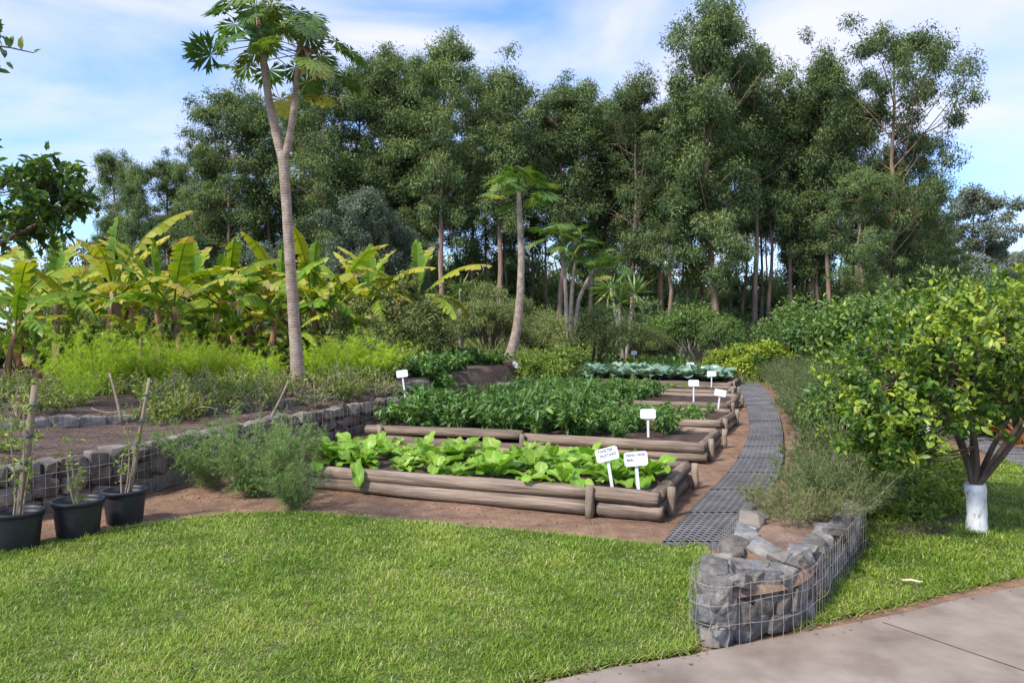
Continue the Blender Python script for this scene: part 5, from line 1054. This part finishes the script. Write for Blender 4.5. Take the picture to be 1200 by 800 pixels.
# orange strap-leaved plant beyond the side path
x, y = gp(1196, 528); b = MB(); rng = R(1140); n = 46; az = rng.uniform(0, 6.28, n); el = rng.uniform(.2, 1.1, n); d_ = np.stack([np.cos(az) * np.cos(el), np.sin(az) * np.cos(el), np.sin(el)], -1)
b.leaves(T_MID, d_ * .03 + [0, 0, .02], d_, unit(np.array([0, 0, 1.]) + rng.normal(0, .2, (n, 3))), rng.uniform(.22, .42, n), .12, rng.random(n) ** 1.5); o = b.build('orange_plant', M['lf_orange']); o.location = (x, y, .05); tag(o, 'orange strap leaved plant at the right edge beyond the side path', 'plant')
# citrus tree at the left edge: trunk outside the view, crown reaching in
def citrus(loc, label, C, RX, n, leaf, seed, trunk_to, mains):
    g = empty('citrus_tree', loc, label, 'tree'); rng = R(seed); tr = MB(); lf = MB(); nodes = []
    fork = np.array(trunk_to, float); tr.tube(curve_pts((0, 0, 0), fork, rng, .03, 7), np.linspace(.11, .08, 7), 10, True)
    for m_ in mains: P = curve_pts(fork, m_, rng, .1, 9); tr.tube(P, np.linspace(.05, .012, 9), 6, False); nodes += list(P[2:])
    nodes = np.array(nodes)
    for k in range(n):
        ci = rng.integers(len(C)); p = np.array(C[ci]) + rdirs(rng, 1)[0] * np.array(RX[ci]) * rng.random() ** .4; i = np.argmin(np.linalg.norm(nodes - p, axis=1)); tr.tube(curve_pts(nodes[i], p, rng, .14, 5), np.linspace(.008, .003, 5), 4, False)
        dirn = unit(p - nodes[i] + rng.normal(0, .2, 3)); m_ = rng.integers(12, 20); s_ = rng.random(m_); pos = p + dirn * (s_ * .28 - .2)[:, None] + rng.normal(0, .03, (m_, 3)); d_ = unit(dirn * .5 + rdirs(rng, m_) * .8)
        lf.leaves(T_MID, pos, d_, unit(rdirs(rng, m_) * .8 + [0, 0, 1]), leaf * rng.uniform(.75, 1.2, m_), .46, np.clip(rng.normal(.40, .2, m_) + .12 * (s_ - .5), 0, 1))
    tr.build('trunk', M['bark_dark'], g); lf.build('crown', M['lf_citrus'], g); return g
d = 9.0; tx = X(-120, d); tzv = tz(tx, d); rel = lambda px, py, dd=0: (X(px, d) - tx, dd, Zp(py, d) - tzv)
citrus((tx, d, tzv), 'citrus tree reaching in from the left edge above the banana plants', [rel(-10, 235), rel(40, 232), rel(-90, 200), rel(10, 265, .3), rel(72, 238), rel(60, 205)], [(.65, .7, .55), (.45, .6, .38), (.9, .9, .8), (.6, .6, .33), (.36, .4, .28), (.3, .4, .24)], 135, .13, 1200, (.1, 0, 1.4), [rel(-10, 230), rel(60, 225), rel(90, 243), rel(-100, 190), rel(20, 270, .3), rel(-180, 230)])
d = 4.4; tx = X(-330, d); rel = lambda px, py, dd=0: (X(px, d) - tx, dd, Zp(py, d) - 0)
citrus((tx, d, tz(tx, d)), 'near citrus branch tip hanging into the top left corner', [rel(-22, 45), rel(-90, 20), rel(-180, 0)], [(.04, .06, .04), (.2, .3, .2), (.5, .5, .45)], 46, .075, 1203, (.1, 0, 1.5), [rel(-25, 50), rel(-150, 10)])
g_ = bpy.data.objects['citrus_tree.001']; rng = R(1205); P = np.array([rel(-25, 50), rel(0, 55), rel(15, 57), rel(28, 60), rel(42, 63)]); b = MB(); b.tube(P, np.linspace(.007, .003, 5), 5)
b.leaves(T_MID, [P[1], P[2], P[3], P[2], P[1], P[4] - [.0, 0, .0], P[1]], [(0, -.2, 1), (.2, 0, 1), (.1, -.2, 1), (-.4, 0, .9), (-.6, 0, .4), (1, 0, .5), (-.3, 0, -1)], [(0, -1, .2)] * 7, [.085, .08, .085, .08, .09, .05, .08], .46, [.5, .75, .95, .6, .5, .4, .4], 1)
b.build('branch_tip', [M['bark_dark'], M['lf_citrus']], g_)
# grey building at the far right edge
b = MB(); b.box((0, 0, 2.6), (7, 5, 5.2)); g = empty('grey_building', (X(1196, 85) + 3.5, 85, 0), 'pale grey building glimpsed at the far right edge', 'building'); b.build('wall', M['plaster'], g, False); b = MB(); b.add([(-3.8, -2.9, 5.2), (3.8, -2.9, 5.2), (3.8, 0, 6.4), (-3.8, 0, 6.4), (-3.8, 2.9, 5.2), (3.8, 2.9, 5.2)], [(0, 1, 2, 3), (3, 2, 5, 4)], [(0, 3, 4), (1, 5, 2)]); b.build('roof', M['kerb'], g, False)

# ------------------------------------------------------------------ litter on the ground
rng = R(1300); b = MB(); n = 2600; pl = np.concatenate([PL, PR]); xx = rng.uniform(-4, 5, n); yy = rng.uniform(5.2, 13, n); de = edge_dist(xx, yy, EX, EY); ok = (de < .0) & ~inside(xx, yy, lawn_l)
xx, yy = xx[ok], yy[ok]; n = len(xx); b.leaves(T_DIA, np.stack([xx, yy, ground_z(xx, yy) + .006], -1), unit(np.c_[rng.normal(size=(n, 2)), rng.normal(0, .15, n)]), unit(rng.normal(0, .3, (n, 3)) + [0, 0, 1]), rng.uniform(.012, .05, n), .4, rng.random(n))
tag(b.build('leaf_litter', M['lf_dead']), 'dry leaf litter scattered on the bare earth', 'litter', None, 'stuff')
for px, py, s_, lab, mt in [(68, 703, .05, 'curled brown leaf lying on the lawn at left', 'dry'), (430, 712, .05, 'small brown leaf lying in the middle of the lawn', 'dry'), (355, 718, .05, 'dry leaf lying on the lawn left of the middle one', 'dry')]:
    x, y = gp(px, py); b = MB(); b.leaves(T_MID, [(0, 0, 0)], [(1, .4, .05)], [(.2, -.3, 1)], s_ * .75, .45, .6); o = b.build('fallen_leaf', M[mt]); o.location = (x, y, .06); tag(o, lab, 'leaf')
x, y = gp(1070, 691); b = MB(); b.tube([(-.05, .02, 0), (0, 0, .008), (.03, -.005, .0), (.06, -.02, .003)], [.006, .009, .008, .005], 6); o = b.build('bark_strip', M['straw']); o.location = (x, y, .05); tag(o, 'pale strip of bark lying on the right lawn', 'bark strip')

rng = R(1310); b = MB(); n = 900; xx = rng.uniform(-5, 5, n); yy = rng.uniform(3.0, 6.4, n); m1 = inside(xx, yy, lawn_l) | inside(xx, yy, lawn_r); ok = m1 & (rng.random(n) < .16); xx, yy = xx[ok], yy[ok]; n = len(xx)
b.leaves(T_MID, np.stack([xx, yy, np.full(n, .036)], -1), unit(np.c_[rng.normal(size=(n, 2)), rng.normal(0, .3, n)]), unit(rng.normal(0, .5, (n, 3)) + [0, 0, 1]), rng.uniform(.012, .035, n), .45, rng.random(n))
e = np.vstack([resample(np.array(lawn_r[:6]), .02)[0], resample(np.array(pave_edge_l), .02)[0]]); m_ = 420; p = e[rng.integers(0, len(e), m_)] + np.abs(rng.normal(0, .09, (m_, 2))) * [0, -1] + rng.normal(0, .03, (m_, 2))
b.leaves(T_DIA, np.c_[p, np.full(m_, .024)], unit(np.c_[rng.normal(size=(m_, 2)), rng.normal(0, .12, m_)]), unit(rng.normal(0, .3, (m_, 3)) + [0, 0, 1]), rng.uniform(.008, .03, m_), .35, rng.random(m_))
tag(b.build('leaf_litter', M['lf_dead']), 'tiny dry leaf bits on the lawn and along the pavement edge', 'litter', None, 'stuff')
# broad-leaved weeds in the turf
b = MB()
for q in range(46):
    x, y = rng.uniform(-4.5, 4.5), rng.uniform(3.1, 6.3)
    if not (inside(np.array([x]), np.array([y]), lawn_l)[0] or inside(np.array([x]), np.array([y]), lawn_r)[0]): continue
    k = rng.integers(8, 26); r_ = rng.uniform(.03, .10); pp = np.array([x, y, .03]) + rng.normal(0, 1, (k, 3)) * [r_, r_, .005]; b.leaves(T_MID, pp, unit(np.c_[rng.normal(size=(k, 2)), rng.uniform(0, .5, k)]), unit(rng.normal(0, .3, (k, 3)) + [0, 0, 1]), rng.uniform(.015, .03, k), .6, rng.uniform(.1, .7, k))
tag(b.build('turf_weeds', M['lf_pepper']), 'small broad leaved weeds dotted through the lawn', 'weeds', None, 'stuff')
# pebbles and clods on the bare earth
b = MB(); n = 1500; xx = rng.uniform(-4, 4.5, n); yy = rng.uniform(5.2, 12, n); ok = (edge_dist(xx, yy, EX, EY) < -.02) & ~inside(xx, yy, lawn_l); xx, yy = xx[ok], yy[ok]
for x, y in zip(xx, yy):
    r_ = rng.uniform(.004, .014) * (2.0 if rng.random() < .06 else 1); V = rdirs(rng, 6) * r_; V = np.array([(r_, 0, 0), (-r_, 0, 0), (0, r_, 0), (0, -r_, 0), (0, 0, r_), (0, 0, -r_)]) * rng.uniform(.6, 1.2, (6, 3)); b.add(V + [x, y, float(ground_z(np.float64(x), np.float64(y))) + r_ * .4], None, [(0, 2, 4), (2, 1, 4), (1, 3, 4), (3, 0, 4), (2, 0, 5), (1, 2, 5), (3, 1, 5), (0, 3, 5)])
tag(b.build('soil_clods', M['soil_path'], None, False), 'small clods and pebbles on the bare earth round the beds', 'clods', None, 'stuff')
